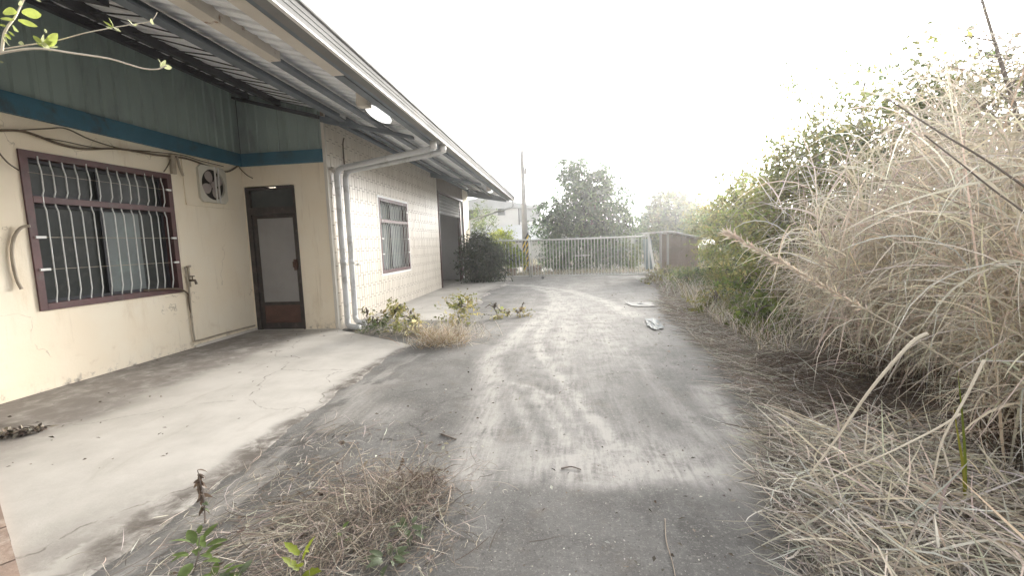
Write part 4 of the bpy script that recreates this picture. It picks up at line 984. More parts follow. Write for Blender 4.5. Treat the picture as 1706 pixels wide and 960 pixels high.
hedge((5.3, 6.9, 0), [(4.9, 6.9, 1.5, 1.0, 1.0, 1.2, 1.6), (4.75, 6.8, 2.75, .7, .7, .55, 1), (5.5, 6.7, 2.8, .8, .8, .7, 1), (4.8, 6.9, 3.35, .4, .4, .35, .16), (5.3, 6.9, 3.5, .35, .4, .35, .1)], 1700, G_MID + G_OLIVE, 'grey green hedge shrub rising straight behind the tall dry grass', .085, .05)
hedge((4.8, 12.2, 0), [(4.6, 12.2, 1.3, 1.0, 1.0, 1.0, 1.5), (4.5, 12, 2.3, .7, .7, .6, .8), (5.4, 12.4, 2.2, .9, .9, .8, 1), (4.9, 12.2, 3.2, .5, .5, .5, .22), (4.2, 12, 2.9, .3, .3, .3, .07)], 1300, G_OLIVE + G_YEL[2:], 'yellowish hedge shrub glowing against the light between shed and dry grass', .09, .045)
hedge((5.6, 15.5, 0), [(5.5, 15.5, 1.1, .8, .8, 1.0, 1), (6.0, 15.2, 1.9, .8, .8, .7, .8), (5.35, 15.4, 2.2, .6, .6, .6, .7), (5.9, 15.3, 2.9, .5, .5, .5, .4)], 1500, G_OLIVE + G_MID, 'dull green hedge shrub next to the right side of the board shed', .10, .05)
hedge((6.9, 20.5, 0), [(6.6, 20.5, 1.3, 1.2, .9, 1.1, 1.4), (7.4, 20.5, 2.3, 1.1, .9, .9, 1), (6.2, 20.5, 2.2, .7, .7, .6, .5)], 1100, G_OLIVE + G_MID, 'hazy olive bush behind the back corner of the board shed', .12, .06)
hedge((6.6, 5.2, 0), [(6.4, 5.2, 1.6, 1.0, 1.0, 1.3, 1.5), (6.3, 5.2, 2.9, .9, .9, .6, 1)], 900, G_MID, 'hedge shrub mostly hidden at the far right behind the tall dry grass', .09, .05)
hedge((4.2, 8.4, 0), [(4.0, 8.4, 1.0, .75, .8, .9, 1.2), (3.95, 8.3, 1.9, .6, .6, .6, .9), (4.3, 8.3, 2.6, .6, .6, .5, .6), (3.75, 8.3, 2.35, .3, .3, .3, .12)], 1500, G_OLIVE + G_YEL[2:], 'bright olive hedge shrub standing closest to the drive left of the dry grass', .085, .045)
hedge((4.25, 7.6, 0), [(4.1, 7.6, 1.0, .7, .7, .85, 1), (3.8, 7.4, .8, .45, .5, .6, .5)], 520, BROWN, 'withered brown shrub at the left foot of the tall dry grass', .10, .03, k=7, name='withered_shrub')
# bare sapling stems at the right edge of the picture
t = thing('bare_sapling', (4.3, 4.6, 0), 'leafless grey sapling with thin twigs at the upper right edge', 'sapling', None)
mb = MB(); rnd = random.Random(4)
SP = [Vector((4.30, 4.3, 0)), at(1722, 330, 4.25), at(1694, 190, 4.2), at(1668, 105, 4.2), at(1642, 20, 4.2), at(1612, -90, 4.2), at(1600, -190, 4.2)]
mb.tube(SP, [.028, .024, .018, .014, .010, .007, .003], 6); mb.build('trunk', M['dark_twig'], t, True)
for k in range(26):
    f_ = rnd.uniform(1.2, 5.6); i_ = int(f_); p = SP[i_].lerp(SP[i_ + 1], f_ - i_); a = rnd.uniform(2.0, 4.3) if k % 3 else rnd.uniform(-1, 1); ln = rnd.uniform(.25, .75); mb = MB()
    dv = Vector((math.cos(a), .5 * math.sin(a), rnd.uniform(-.05, .8))).normalized(); pts = [p]
    for j_ in range(4): dv = (dv + Vector((rnd.gauss(0, .22), rnd.gauss(0, .2), rnd.gauss(.04, .18)))).normalized(); pts.append(pts[-1] + dv * ln / 4)
    mb.tube(pts, [.006, .005, .004, .003, .0015], 4)
    for j_ in range(6):
        q = pts[1].lerp(pts[4], rnd.random()); mb.tube([q, q + Vector((rnd.gauss(-.03, .10), rnd.gauss(0, .08), rnd.uniform(-.04, .18)))], [.003, .0012], 3)
    mb.build('branch', M['dark_twig' if k % 2 else 'twig'], t)

# low green plants along the verge
VP_ = 'weeds along the right edge of the drive'
for (x, y, s, hh, n, cols, lab) in ((3.35, 12.6, .55, .50, 170, G_MID, 'olive green weed clump nearest the gate on the right edge of the drive'),
                                    (4.0, 11.6, .5, .55, 170, G_OLIVE, 'larger olive weed clump behind the one at the drive edge'),
                                    (3.55, 9.6, .5, .62, 200, [(.12, .18, .05), (.16, .22, .06), (.09, .13, .045)], 'bright yellow green weed clump below the glowing hedge'),
                                    (2.85, 6.9, .34, .42, 130, [(.11, .15, .05), (.15, .18, .06)], 'green weed clump at the left foot of the hanging dry grass'),
                                    (2.75, 8.6, .35, .35, 90, G_OLIVE, 'sparse small weed clump close to the pale sheets'),
                                    (3.2, 14.9, .6, .40, 160, G_OLIVE + BROWN, 'brownish weed clump in front of the leaning gate post'),
                                    (4.6, 14.2, .7, .60, 220, G_OLIVE + STRAW[:1], 'straw and olive weed clump in front of the board shed')):
    tree('weed_clump', (x, y, .03), (x, y, .2), [(x, y, hh * .55, s, s, hh * .5, 1), (x + s * .5, y + .2, hh * .75, s * .5, s * .5, hh * .4, .5)], n, 8, .28, .075, .045, cols, lab, 'weeds', .012, .2, VP_, .2, stem='stem', leaf='foliage')

# ------------------------------------------------------------------ tall dry grass on the right
def grass_clump(c, r, canes, H, k, LL, wd, label, lean=0.0, ldir=math.pi):
    """tall canes, each carrying k long leaves that arch out and hang down"""
    t = thing('tall_grass_clump', c, label, 'dry grass', 'tall dry grass clumps')
    a = RNG.random(canes) * 2 * math.pi; rr = r * np.sqrt(RNG.random(canes))
    base = np.stack([c[0] + rr * np.cos(a), c[1] + rr * np.sin(a), np.full(canes, c[2])], 1)
    az = np.where(RNG.random(canes) < lean, ldir + RNG.normal(0, .5, canes), np.where(RNG.random(canes) < .5, a, RNG.random(canes) * 6.283))
    tl_ = np.abs(RNG.normal(.10, .13, canes))
    V0, F0, C0, P = blades('x', base, az, RNG.uniform(H[0], H[1], canes), tl_, RNG.uniform(0, .7, canes), RNG.uniform(.009, .016, canes), STRAW, None, S=10, ret=True, power=1.8, kink=.2)
    np_mesh('canes', V0, F0, M['straw'], t, C0)
    n = canes * k; ci = np.repeat(np.arange(canes), k); s_ = RNG.uniform(.14, 1.0, n) ** .8 * 9.99
    i0 = s_.astype(int); f_ = (s_ - i0)[:, None]; lb = P[ci, i0] * (1 - f_) + P[ci, i0 + 1] * f_
    laz = RNG.random(n) * 6.283; top = s_ / 10
    parts = [blades('x', lb, laz, RNG.uniform(LL[0], LL[1], n) * (.65 + .5 * top), np.abs(RNG.normal(.65, .5, n)), np.where(RNG.random(n) < .3, RNG.uniform(.2, 1.0, n), RNG.uniform(1.2, 3.0, n)), (wd[0] + (wd[1] - wd[0]) * RNG.random(n) ** 2.2), STRAW, None, S=8, ret=True, kink=.4, sway=.45, power=.8, tmax=np.abs(RNG.normal(2.75, .22, n)))[:3]]
    m_ = canes * 5; ci = RNG.integers(0, canes, m_); lb = P[ci, RNG.integers(1, 6, m_)]
    parts.append(blades('x', lb, RNG.random(m_) * 6.283, RNG.uniform(.3, .9, m_), RNG.uniform(.8, 1.6, m_), RNG.uniform(.9, 1.9, m_), RNG.uniform(.004, .010, m_), STRAW + [(.30, .245, .18), (.38, .33, .26)], None, S=7, ret=True, kink=.3, sway=.8, tmax=2.8)[:3])
    m3 = canes // 2; ci = RNG.integers(0, canes, m3); lb = P[ci, RNG.integers(3, 9, m3)]
    parts.append(blades('x', lb, RNG.random(m3) * 6.283, RNG.uniform(.5, 1.3, m3), RNG.uniform(.1, 1.7, m3), RNG.uniform(-.2, .5, m3), RNG.uniform(.004, .012, m3), STRAW, None, S=5, ret=True, kink=.35, sway=.2)[:3])
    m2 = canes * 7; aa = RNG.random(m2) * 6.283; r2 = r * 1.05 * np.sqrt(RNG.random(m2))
    parts.append(blades('x', np.stack([c[0] + r2 * np.cos(aa), c[1] + r2 * np.sin(aa), np.full(m2, c[2])], 1), RNG.random(m2) * 6.283, RNG.uniform(.2, .7, m2), np.abs(RNG.normal(.3, .3, m2)), RNG.uniform(.2, 1.8, m2), RNG.uniform(.005, .012, m2), [(.12, .09, .068), (.17, .13, .10), (.085, .065, .05), (.24, .19, .145)], None, S=6, ret=True, kink=.3, sway=.6)[:3])  # short brown blades at the base, darkened to paint in the hollow's shade
    V, F, C = merge(parts); np_mesh('blades', V, F, M['straw'], t, C)
    hd = np.where(RNG.random(canes) < .14)[0]; tip = P[hd, -1]; d = P[hd, -1] - P[hd, -3]; q = 34
    if len(hd):
        pb = np.repeat(P[hd, -3], q, 0) + np.repeat(d, q, 0) * RNG.random((len(hd) * q, 1)); dn = np.repeat(d, q, 0); ax_ = dn / (np.linalg.norm(dn, axis=1, keepdims=True) + 1e-9) + RNG.normal(0, .35, (len(pb), 3))
        lv = leaves(pb, ax_, RNG.normal(0, 1, (len(pb), 3)), RNG.uniform(.03, .09, len(pb)), .007, pick([(.60, .52, .42), (.50, .42, .33)], len(pb))); np_mesh('seed_heads', lv[0], lv[1], M['straw'], t, lv[2])['kind'] = 'stuff'
    return t
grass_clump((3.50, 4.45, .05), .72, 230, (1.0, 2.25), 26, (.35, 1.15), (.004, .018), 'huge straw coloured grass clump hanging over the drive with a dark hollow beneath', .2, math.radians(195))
grass_clump((2.98, 2.72, .05), .50, 140, (.9, 2.2), 26, (.35, 1.1), (.004, .016), 'nearest tall dry grass clump filling the right border of the picture', .15, math.radians(180))
grass_clump((3.62, 5.9, .05), .50, 90, (.6, 1.35), 20, (.4, 1.1), (.005, .018), 'rear dry grass clump between the huge hanging one and the olive shrub', .2, math.radians(190))
grass_clump((4.2, 4.3, .05), .62, 210, (1.9, 3.2), 24, (.35, 1.05), (.004, .018), 'tallest upright dry grass clump at the far right behind the others', .1)

def stalk(name, pts, r0, r1, label, cat, m, head=None, hcol=((.68, .61, .52), (.58, .50, .41)), n=6, sub=8):
    q = [Vector(p) for p in pts]; out = []
    for i in range(len(q) - 1):
        p0, p1, p2, p3 = q[max(i - 1, 0)], q[i], q[i + 1], q[min(i + 2, len(q) - 1)]
        for k in range(sub):
            t = k / sub; out.append(.5 * ((2 * p1) + (p2 - p0) * t + (2 * p0 - 5 * p1 + 4 * p2 - p3) * t * t + (3 * p1 - p0 - 3 * p2 + p3) * t ** 3))
    out.append(q[-1]); L_ = len(out); mb = MB(); mb.tube(out, [r0 + (r1 - r0) * i / (L_ - 1) for i in range(L_)], n)
    o = mb.build(name, M[m], None, True); tag(o, label, cat); ORG[o.name] = Vector((0, 0, 0))
    if head:
        k = head[1]; i0 = int(L_ * (1 - head[0])); pp = []; dd = []
        for _ in range(k):
            f_ = random.random() ** .8; i = min(L_ - 2, int(i0 + f_ * (L_ - 1 - i0))); a = out[i].lerp(out[i + 1], random.random()); pp.append(a[:]); dd.append((out[i + 1] - out[i]).normalized()[:])
        pp = np.array(pp); dd = np.array(dd) + RNG.normal(0, .33, (k, 3))
        lv = leaves(pp, dd, RNG.normal(0, 1, (k, 3)), RNG.uniform(head[2] * .5, head[2], k), head[3], pick(hcol, k)); np_mesh('seed_head', lv[0], lv[1], M['straw'], o, lv[2])
    return o
stalk('seed_stalk', [at(1760, 715, 3.0), at(1706, 680, 2.95), at(1600, 613, 2.85), at(1500, 549, 2.75), at(1400, 493, 2.65), at(1300, 436, 2.55), at(1212, 389, 2.5)], .007, .002, 'long dry seed stalk crossing in front of the grass and pointing left over the drive', 'grass stalk', 'reed', (.42, 420, .07, .007))
stalk('bent_reed', [at(1545, 556, 2.35), at(1515, 575, 2.35), at(1450, 650, 2.38), at(1395, 730, 2.42), at(1350, 790, 2.45)], .0095, .0045, 'thick pale broken reed slanting down to the ground below the hanging grass', 'reed', 'reed')
stalk('bent_reed', [at(1600, 690, 2.2), at(1560, 715, 2.2), at(1480, 755, 2.2), at(1400, 790, 2.25), at(1385, 800, 2.26)], .005, .003, 'thin pale reed lying low and slanting left under the thick broken reed', 'reed', 'reed')
stalk('bent_reed', [at(1640, 600, 1.9), at(1610, 660, 1.9), at(1570, 735, 1.9), at(1555, 800, 1.92)], .0055, .003, 'white bleached reed hanging near the right border in front of the nearest clump', 'reed', 'reed')
stalk('woody_stalk', [at(1720, 320, 2.35), at(1640, 265, 2.35), at(1560, 217, 2.35), at(1480, 165, 2.35)],   .0052, .003, 'upper dark woody stem slanting across the top of the dry grass', 'stem', 'dark_twig')
stalk('woody_stalk', [at(1730, 370, 2.35), at(1660, 320, 2.35), at(1600, 272, 2.35), at(1540, 225, 2.35)],   .0045, .0028, 'lower dark woody stem parallel to the upper one across the dry grass', 'stem', 'dark_twig')
stalk('arching_reed', [at(1706, 385, 2.9), at(1600, 340, 2.8), at(1480, 300, 2.75), at(1330, 335, 2.7)], .003, .002, 'long thin straw blade reaching left from the dry grass towards the glowing hedge', 'grass blade', 'twig')
t = thing('green_blade', (2.5, 2.2, 0), 'single green grass blade standing among the straw near the lower right corner', 'grass blade')
V, F, C, P = blades('x', [tuple(gp(1604, 880)), tuple(gp(1606, 882))], [2.6, 1.2], [.62, .8], [.05, .12], [.15, .3], [.016, .016], [(.17, .21, .05), (.22, .24, .06)], None, S=7, ret=True); np_mesh('blade', V, F, M['freshleaf'], t, C)

# straw thatch lying on the ground under and before the clumps (nobody could count it)
def scatter(n, yr, xf, L, wd, cols, tilt=(1.45, .12), zr_=(.01, .05), droop=(-.25, .35), matr='litter', azm=None, S=4):
    y = RNG.uniform(yr[0], yr[1], n); x = xf(y, n); z = RNG.uniform(zr_[0], zr_[1], n) + np.where(x > edge_x(y), verge_z(x, y), 0)
    az = RNG.random(n) * 6.28 if azm is None else RNG.normal(azm[0], azm[1], n)
    return blades('x', np.stack([x, y, z], 1), az, RNG.uniform(L[0], L[1], n), RNG.normal(tilt[0], tilt[1], n), RNG.uniform(droop[0], droop[1], n), RNG.uniform(wd[0], wd[1], n), cols, None, S=S, ret=True, zmin=.015, sway=.5)[:3]
LIT = [(.61, .575, .515), (.50, .465, .41), (.71, .675, .61), (.38, .345, .30), (.25, .225, .195)]
off = lambda a, s: (lambda y, n: edge_x(y) + a + np.abs(RNG.normal(0, s, n)))
V, F, C = merge([scatter(6500, (1.2, 3.4), off(-.12, .75), (.06, .38), (.003, .010), LIT, droop=(-1.2, 1.2)),
                 scatter(1300, (1.3, 3.3), off(.10, .8), (.15, .6), (.004, .013), STRAW, (1.35, .25), (.02, .10), (-.5, 1.2)),
                 scatter(2600, (3.2, 6.5), off(-.10, .4), (.12, .5), (.003, .008), LIT + BROWN),
                 scatter(2200, (3.4, 5.4), off(.25, .6), (.10, .4), (.004, .009), [(.09, .068, .052), (.13, .10, .08), (.19, .15, .12)]),  # dark straw under the clump: shade of the hollow put into its colour
                 scatter(2600, (6.0, 11), off(-.12, .45), (.12, .5), (.004, .010), LIT + BROWN * 2),
                 scatter(1400, (10.5, 17), off(-.05, .8), (.15, .5), (.006, .013), LIT + BROWN, (.9, .4), (.01, .05), (0, .9))])
o = np_mesh('straw_litter', V, F, M['litter'], None, C); tag(o, 'matted straw and dead grass lying along the right edge of the drive', 'straw', kind='stuff')
V, F, C = merge([scatter(1500, (8.5, 16.5), lambda y, n: edge_x(y) + .3 + np.abs(RNG.normal(0, 1.6, n)), (.2, .6), (.006, .014), STRAW + BROWN + G_OLIVE, (.25, .2), (0, .02), (.3, 1.2)),
                 scatter(900, (5.5, 9.5), lambda y, n: edge_x(y) + .35 + np.abs(RNG.normal(0, .5, n)), (.15, .5), (.004, .010), STRAW + G_OLIVE, (.3, .25), (0, .02), (.4, 1.5)),
                 scatter(2600, (19.9, 21.0), lambda y, n: RNG.uniform(-3.5, 5, n), (.1, .3), (.008, .016), STRAW + G_OLIVE, (.3, .25), (0, .02), (.3, 1.2)),
                 scatter(5000, (26, 34), lambda y, n: RNG.uniform(-9, 12, n), (.2, .6), (.02, .04), STRAW + G_MID, (.3, .25), (0, .02), (.3, 1.2))])
o = np_mesh('wild_grass', V, F, M['straw'], None, C); tag(o, 'short wild grass growing on the verge and beyond the gate', 'grass', kind='stuff')

# ------------------------------------------------------------------ weeds on the left
t = thing('dry_grass_heap', (-1.15, 2.3, 0), 'tangled heap of brown dead grass on the drive in the lower left foreground', 'dead grass')
HB = [(.37, .315, .26), (.28, .235, .195), (.47, .415, .35), (.18, .15, .125), (.54, .49, .42)]
def heap(cx, cy, sx, sy, n, L, h, cols=HB, wd=(.002, .005), tilt=(1.15, .3), azm=None, droop=(.1, 1.1)):
    x = RNG.normal(cx, sx, n); y = RNG.normal(cy, sy, n); rr = ((x - cx) / sx) ** 2 + ((y - cy) / sy) ** 2
    z = .01 + h * np.exp(-rr / 2) * RNG.random(n); az = RNG.random(n) * 6.28 if azm is None else RNG.normal(azm[0], azm[1], n)
    return blades('x', np.stack([x, y, z], 1), az, RNG.uniform(L[0], L[1], n), RNG.normal(tilt[0], tilt[1], n), RNG.uniform(droop[0], droop[1], n), RNG.uniform(wd[0], wd[1], n), cols, None, S=6, ret=True, sway=1.3, kink=.3)[:3]
V, F, C = merge([heap(-1.08, 2.32, .17, .22, 700, (.06, .28), .07, droop=(-1.5, 1.5)), heap(-1.08, 1.95, .22, .22, 600, (.06, .28), .05, droop=(-1.5, 1.5)), heap(-1.45, 2.2, .3, .35, 600, (.05, .25), .02, droop=(-.8, .8), tilt=(1.45, .15)), heap(-.75, 2.2, .15, .25, 260, (.05, .25), .02, droop=(-.8, .8), tilt=(1.45, .15)), heap(-.92, 2.52, .10, .10, 420, (.06, .2), .10, HB[:2] + [(.12, .085, .065)]),
                 heap(-1.35, 2.15, .22, .3, 500, (.15, .4), .05, azm=(4.0, .35), tilt=(1.4, .12)), heap(-1.2, 2.5, .35, .35, 300, (.1, .3), .03, tilt=(1.4, .1))])
np_mesh('blades', V, F, M['litter'], t, C)
mb = MB(); rr_ = random.Random(5)
for _ in range(70):
    p = Vector((rr_.gauss(-1.05, .24), rr_.gauss(2.2, .3), rr_.uniform(.008, .05))); a_ = rr_.uniform(0, 6.28); l_ = rr_.uniform(.05, .2); q = p + Vector((math.cos(a_) * l_, math.sin(a_) * l_, rr_.uniform(-.01, .05))); mb.tube([p, p.lerp(q, .5) + Vector((rr_.gauss(0, .012), rr_.gauss(0, .012), .008)), q], [.0022, .002, .001], 4)
mb.build('twigs', M['dark_twig'], t)['kind'] = 'stuff'
n_ = 520; yy = RNG.uniform(1.2, 3.6, n_); xx = -2.28 + np.abs(RNG.normal(0, .42, n_)) + (yy - 2) * .05
V, F, C = blades('x', np.stack([xx, yy, np.full(n_, .014)], 1), RNG.normal(1.1, .9, n_), RNG.uniform(.03, .22, n_), RNG.normal(1.47, .1, n_), RNG.uniform(-.6, .6, n_), RNG.uniform(.002, .005, n_), HB + LIT[:2], None, S=4, ret=True, sway=.6)[:3]
o = np_mesh('straw_bits', V, F, M['litter'], None, C); tag(o, 'short straw bits strewn along the dirty right edge of the pale slab', 'straw', kind='stuff')
stalk('withered_stalk', [gp(622, 905) + Vector((0, 0, .02)), at(618, 850, 2.13), at(605, 780, 2.18), at(592, 742, 2.2), at(570, 738, 2.22)], .0035, .0015, 'single thin upright dry stem with a small withered head rising from the dead grass heap', 'stem', 'twig', (.12, 26, .035, .012), BROWN)
stalk('fallen_twig', [gp(697, 822) + Vector((0, 0, .03)), gp(715, 845) + Vector((0, 0, .02)), gp(740, 862) + Vector((0, 0, .015)), gp(749, 838) + Vector((0, 0, .04)), gp(752, 822) + Vector((0, 0, .05))], .006, .004, 'pale forked twig bent in a V beside the dead grass heap', 'twig', 'twig')
stalk('fallen_twig', [gp(735, 725) + Vector((0, 0, .008)), gp(748, 730) + Vector((0, 0, .01)), gp(760, 734) + Vector((0, 0, .008))], .008, .006, 'short dark stick lying on the drive above the dead grass heap', 'stick', 'dark_twig', n=5)
stalk('fallen_twig', [gp(935, 783) + Vector((0, 0, .008)), gp(952, 781) + Vector((0, 0, .012)), gp(968, 785) + Vector((0, 0, .008))], .006, .004, 'small dark stick lying on the pale dust in the middle of the drive', 'stick', 'dark_twig', n=5)
stalk('fallen_twig', [gp(1108, 868) + Vector((0, 0, .01)), gp(1110, 905) + Vector((0, 0, .012)), gp(1120, 940) + Vector((0, 0, .01)), gp(1125, 965) + Vector((0, 0, .01))], .003, .002, 'thin pale twig on the dark drive at the bottom right of the centre', 'twig', 'twig', n=5)
stalk('fallen_twig', [gp(520, 800) + Vector((0, 0, .01)), gp(545, 782) + Vector((0, 0, .03)), gp(570, 772) + Vector((0, 0, .03)), gp(592, 745) + Vector((0, 0, .05))], .0035, .002, 'curved pale twig above the left side of the dead grass heap', 'twig', 'twig', n=5)
stalk('fallen_twig', [gp(432, 818) + Vector((0, 0, .01)), gp(470, 800) + Vector((0, 0, .03)), gp(505, 806) + Vector((0, 0, .03)), gp(580, 812) + Vector((0, 0, .02))], .004, .002, 'long brown twig lying left of the dead grass heap', 'twig', 'dark_twig', n=5)

# small broad-leaved seedlings: every leaf is a part
def leaf_mesh(L, W, fold=.2, curl=.25, serr=0, n=7):
    vs = []; fs = []
    for i in range(n + 1):
        s = i / n; w_ = W * .5 * (math.sin(math.pi * min(1, s * .92 + .06)) ** .8) * (1 - .25 * s) * (1 + (serr * (1 if i % 2 else -1)))
        if i == n: w_ = .0005
        z = -curl * L * s * s
        vs += [(s * L, -w_, z + fold * w_), (s * L, 0, z), (s * L, w_, z + fold * w_)]
    for i in range(n): a = 3 * i; fs += [(a, a + 1, a + 4, a + 3), (a + 1, a + 2, a + 5, a + 4)]
    return vs, fs
def leaf_obj(parent, p, az, el, L, W, m, roll=0, **kw):
    vs, fs = leaf_mesh(L, W, **kw); me = bpy.data.meshes.new('leaf'); R_ = Matrix.Rotation(az, 3, 'Z') @ Matrix.Rotation(-el, 3, 'Y') @ Matrix.Rotation(roll, 3, 'X')
    me.from_pydata([tuple(R_ @ Vector(v) + Vector(p)) for v in vs], [], fs); me.update(); me.shade_smooth()
    return link('leaf', me, m, parent)
def solidleaf(name, c):
    m = bpy.data.materials.new(name); N, L = nodes(m); B = N['Principled BSDF']; out = N['Material Output']
    cc = mix(N, L, ramp(N, L, noise(N, L, pos(N, L), 25, 4), .3, .7), c, tuple(q * .7 for q in c)); L.new(cc, B.inputs['Base Color']); B.inputs['Roughness'].default_value = .5
    tr = N.new('ShaderNodeBsdfTranslucent'); L.new(cc, tr.inputs['Color']); s = N.new('ShaderNodeMixShader'); s.inputs[0].default_value = .4
    L.new(B.outputs[0], s.inputs[1]); L.new(tr.outputs[0], s.inputs[2]); L.new(s.outputs[0], out.inputs['Surface']); return m
LG = [solidleaf('seedling_leaf', (.17, .24, .075)), solidleaf('grey_leaf', (.17, .215, .12)), solidleaf('lime_leaf', (.30, .36, .04)), solidleaf('dead_leaf', (.16, .115, .085)), solidleaf('branch_leaf', (.36, .42, .10)), solidleaf('pale_branch_leaf', (.50, .53, .30))]
def seedling(p, n, hgt, L, W, m, label, seed, spread=1.0, serr=0, el=(.1, .7), curl=.3):
    r = random.Random(seed); t = thing('seedling', p, label, 'seedling', 'small green plants in the foreground'); p = Vector(p)
    mb = MB(); top = p + Vector((r.gauss(0, .02), r.gauss(0, .02), hgt)); mb.tube([p, p.lerp(top, .5) + Vector((.01, 0, 0)), top], [.004, .003, .0015], 5); mb.build('stem', M['dark_twig'], t)
    for i in range(n):
        s = (i + 1) / n; q = p.lerp(top, .25 + .75 * s); az = i * 2.4 + r.gauss(0, .3)
        q = q + Vector((math.cos(az), math.sin(az), 0)) * L * .25 * spread
        k = L * r.uniform(.75, 1.15) * (1.1 - .35 * s)
        leaf_obj(t, q, az, r.uniform(*el), k, W * k / L, m, r.gauss(0, .3), serr=serr, curl=curl)
    return t
seedling(gp(322, 955), 15, .16, .095, .05, LG[0], 'bushy pale green seedling at the bottom edge right of the slab', 1, 1.5)
seedling(gp(355, 975), 8, .07, .08, .04, LG[0], 'low green seedling at the bottom edge just right of the bushy one', 2, 1.5)
seedling(gp(500, 985), 6, .17, .12, .05, LG[2], 'bright lime green serrated seedling standing at the bottom edge', 3, .3, .16, (.5, 1.2), .15)
seedling(gp(390, 975), 7, .05, .07, .035, LG[1], 'grey green seedling between the bushy and the lime green ones', 4, 1.2)
seedling(gp(690, 895), 14, .08, .075, .04, LG[1], 'spreading grey green seedling on the right side of the dead grass heap', 5, 1.6)
seedling(gp(650, 940), 14, .07, .08, .04, LG[1], 'grey green seedling at the lower right of the dead grass heap', 6, 1.6)
seedling(gp(572, 915), 4, .10, .05, .03, LG[0], 'tiny green seedling in the middle of the dead grass heap', 7, .7)
t = thing('withered_plant', gp(338, 862), 'upright withered brown plant at the edge of the pale slab', 'withered plant'); p = gp(342, 872); r = random.Random(9)
mb = MB(); tp = p + Vector((-.03, .02, .30)); mb.tube([p, p.lerp(tp, .5) + Vector((.015, 0, 0)), tp], [.005, .004, .002], 5); mb.build('stem', M['dark_twig'], t)
for i in range(40):
    s = r.uniform(.25, 1.0); q = p.lerp(tp, s); leaf_obj(t, q, r.uniform(0, 6.28), r.uniform(-1.3, .3), r.uniform(.025, .055), .022, LG[3] if s > .45 or i % 3 else LG[1], r.gauss(0, .6), curl=.5)
t = thing('withered_plant', gp(665, 790), 'small dark withered plant at the upper right of the dead grass heap', 'withered plant'); p = gp(662, 800); 
mb = MB(); tp = p + Vector((.03, .02, .14)); mb.tube([p, tp], [.003, .0015], 5).tube([p, p + Vector((-.08, .03, .03))], [.003, .001], 4).tube([p, p + Vector((.1, .02, .03))], [.003, .001], 4); mb.build('stem', M['dark_twig'], t)
for i in range(26):
    q = p.lerp(tp, r.uniform(.3, 1)) if i % 2 else p + Vector((r.uniform(-.08, .1), .025, .03)); leaf_obj(t, q, r.uniform(0, 6.28), r.uniform(-1.2, .4), r.uniform(.02, .04), .014, LG[3], r.gauss(0, .6), curl=.5)

# weeds at the corner by the downpipes
CW = 'weeds by the building corner'
def corner_weed(x, y, s, hh, n, cols, lab, ll=.065, lw=.035):
    tree('corner_weed', (x, y, 0), (x, y, hh * .4), [(x, y, hh * .5, s, s * .7, hh * .5, 1), (x + s * .4, y, hh * .8, s * .4, s * .4, hh * .35, .4)], int(n * .6), 6, .2, ll, lw, cols, lab, 'weeds', .006, .2, CW, .15, stem='stem', leaf='foliage')
GW = [(.17, .18, .085), (.23, .23, .11), (.12, .13, .07), (.30, .27, .16), (.34, .28, .18)]
corner_weed(-3.35, 7.62, .22, .22, 60, [(.10, .13, .09), (.13, .15, .10)], 'grey green weeds lying at the mouth of the downpipes')
corner_weed(-3.0, 7.55, .28, .42, 110, GW, 'taller weed clump in front of the tiled wall beside the downpipes')
corner_weed(-2.6, 7.35, .22, .26, 70, GW + STRAW[:1], 'small weed clump between the tall weeds and the dry tuft')
corner_weed(-1.98, 8.1, .34, .46, 150, GW + [(.22, .21, .07)], 'bushy yellow green weed clump at the corner of the second slab')
corner_weed(-1.35, 8.9, .24, .13, 34, GW + BROWN, 'sparse low weed trailing right of the bushy weed clump')
corner_weed(-.95, 9.0, .16, .09, 20, G_OLIVE + BROWN, 'small weed patch lying farthest out on the drive')
corner_weed(-3.68, 7.95, .07, .32, 16, G_OLIVE, 'single slim weed growing between downpipe and tiled wall')
t = thing('dry_grass_tuft', (-1.85, 6.6, 0), 'small golden dry grass tuft at the tip of the pale slab', 'dry grass')
V, F, C = merge([heap(-1.9, 6.55, .20, .16, 700, (.15, .45), .12, STRAW[:2] + [(.42, .31, .17), (.34, .24, .13)], (.003, .006), (.9, .35)), heap(-1.75, 6.9, .25, .2, 400, (.15, .5), .15, BROWN + STRAW, (.003, .006), (.8, .4)), heap(-2.6, 7.3, .5, .12, 420, (.1, .35), .06, BROWN + STRAW[:2], (.003, .006), (.9, .4))])
np_mesh('blades', V, F, M['litter'], t, C)

# pale sheets lying at the right edge of the drive
for y0_, pts, lab in ((0, [(1040, 504), (1085, 505), (1094, 511), (1052, 511)], 'pale flat sheet lying across the right edge of the drive, the farther one'), (1, [(1074, 532), (1094, 533), (1106, 548), (1090, 551), (1078, 544)], 'crumpled pale blue sheet on the drive edge, the nearer one')):
    q = [gp(*p_) for p_ in pts]; mb = MB(); c = sum(q, Vector()) / len(q); n = len(q); vs = []
    ring = []
    for i in range(n):
        for k in range(3): ring.append(q[i].lerp(q[(i + 1) % n], k / 3))
    for f_ in (1, .6, .25):
        for p_ in ring: vs.append(c.lerp(p_, f_ * random.uniform(.9, 1.08)) + Vector((0, 0, random.uniform(.008, .035 if y0_ else .02))))
    R_ = len(ring); vs.append(c + Vector((0, 0, .04)))
    fs = [(j * R_ + i, j * R_ + (i + 1) % R_, (j + 1) * R_ + (i + 1) % R_, (j + 1) * R_ + i) for j in range(2) for i in range(R_)] + [(2 * R_ + i, 2 * R_ + (i + 1) % R_, 3 * R_) for i in range(R_)]
    mb.add(vs, fs); tag(mb.build('plastic_sheet', M['paper' if not y0_ else 'dull_sheet']), lab, 'sheet', 'pale sheets at the drive edge')
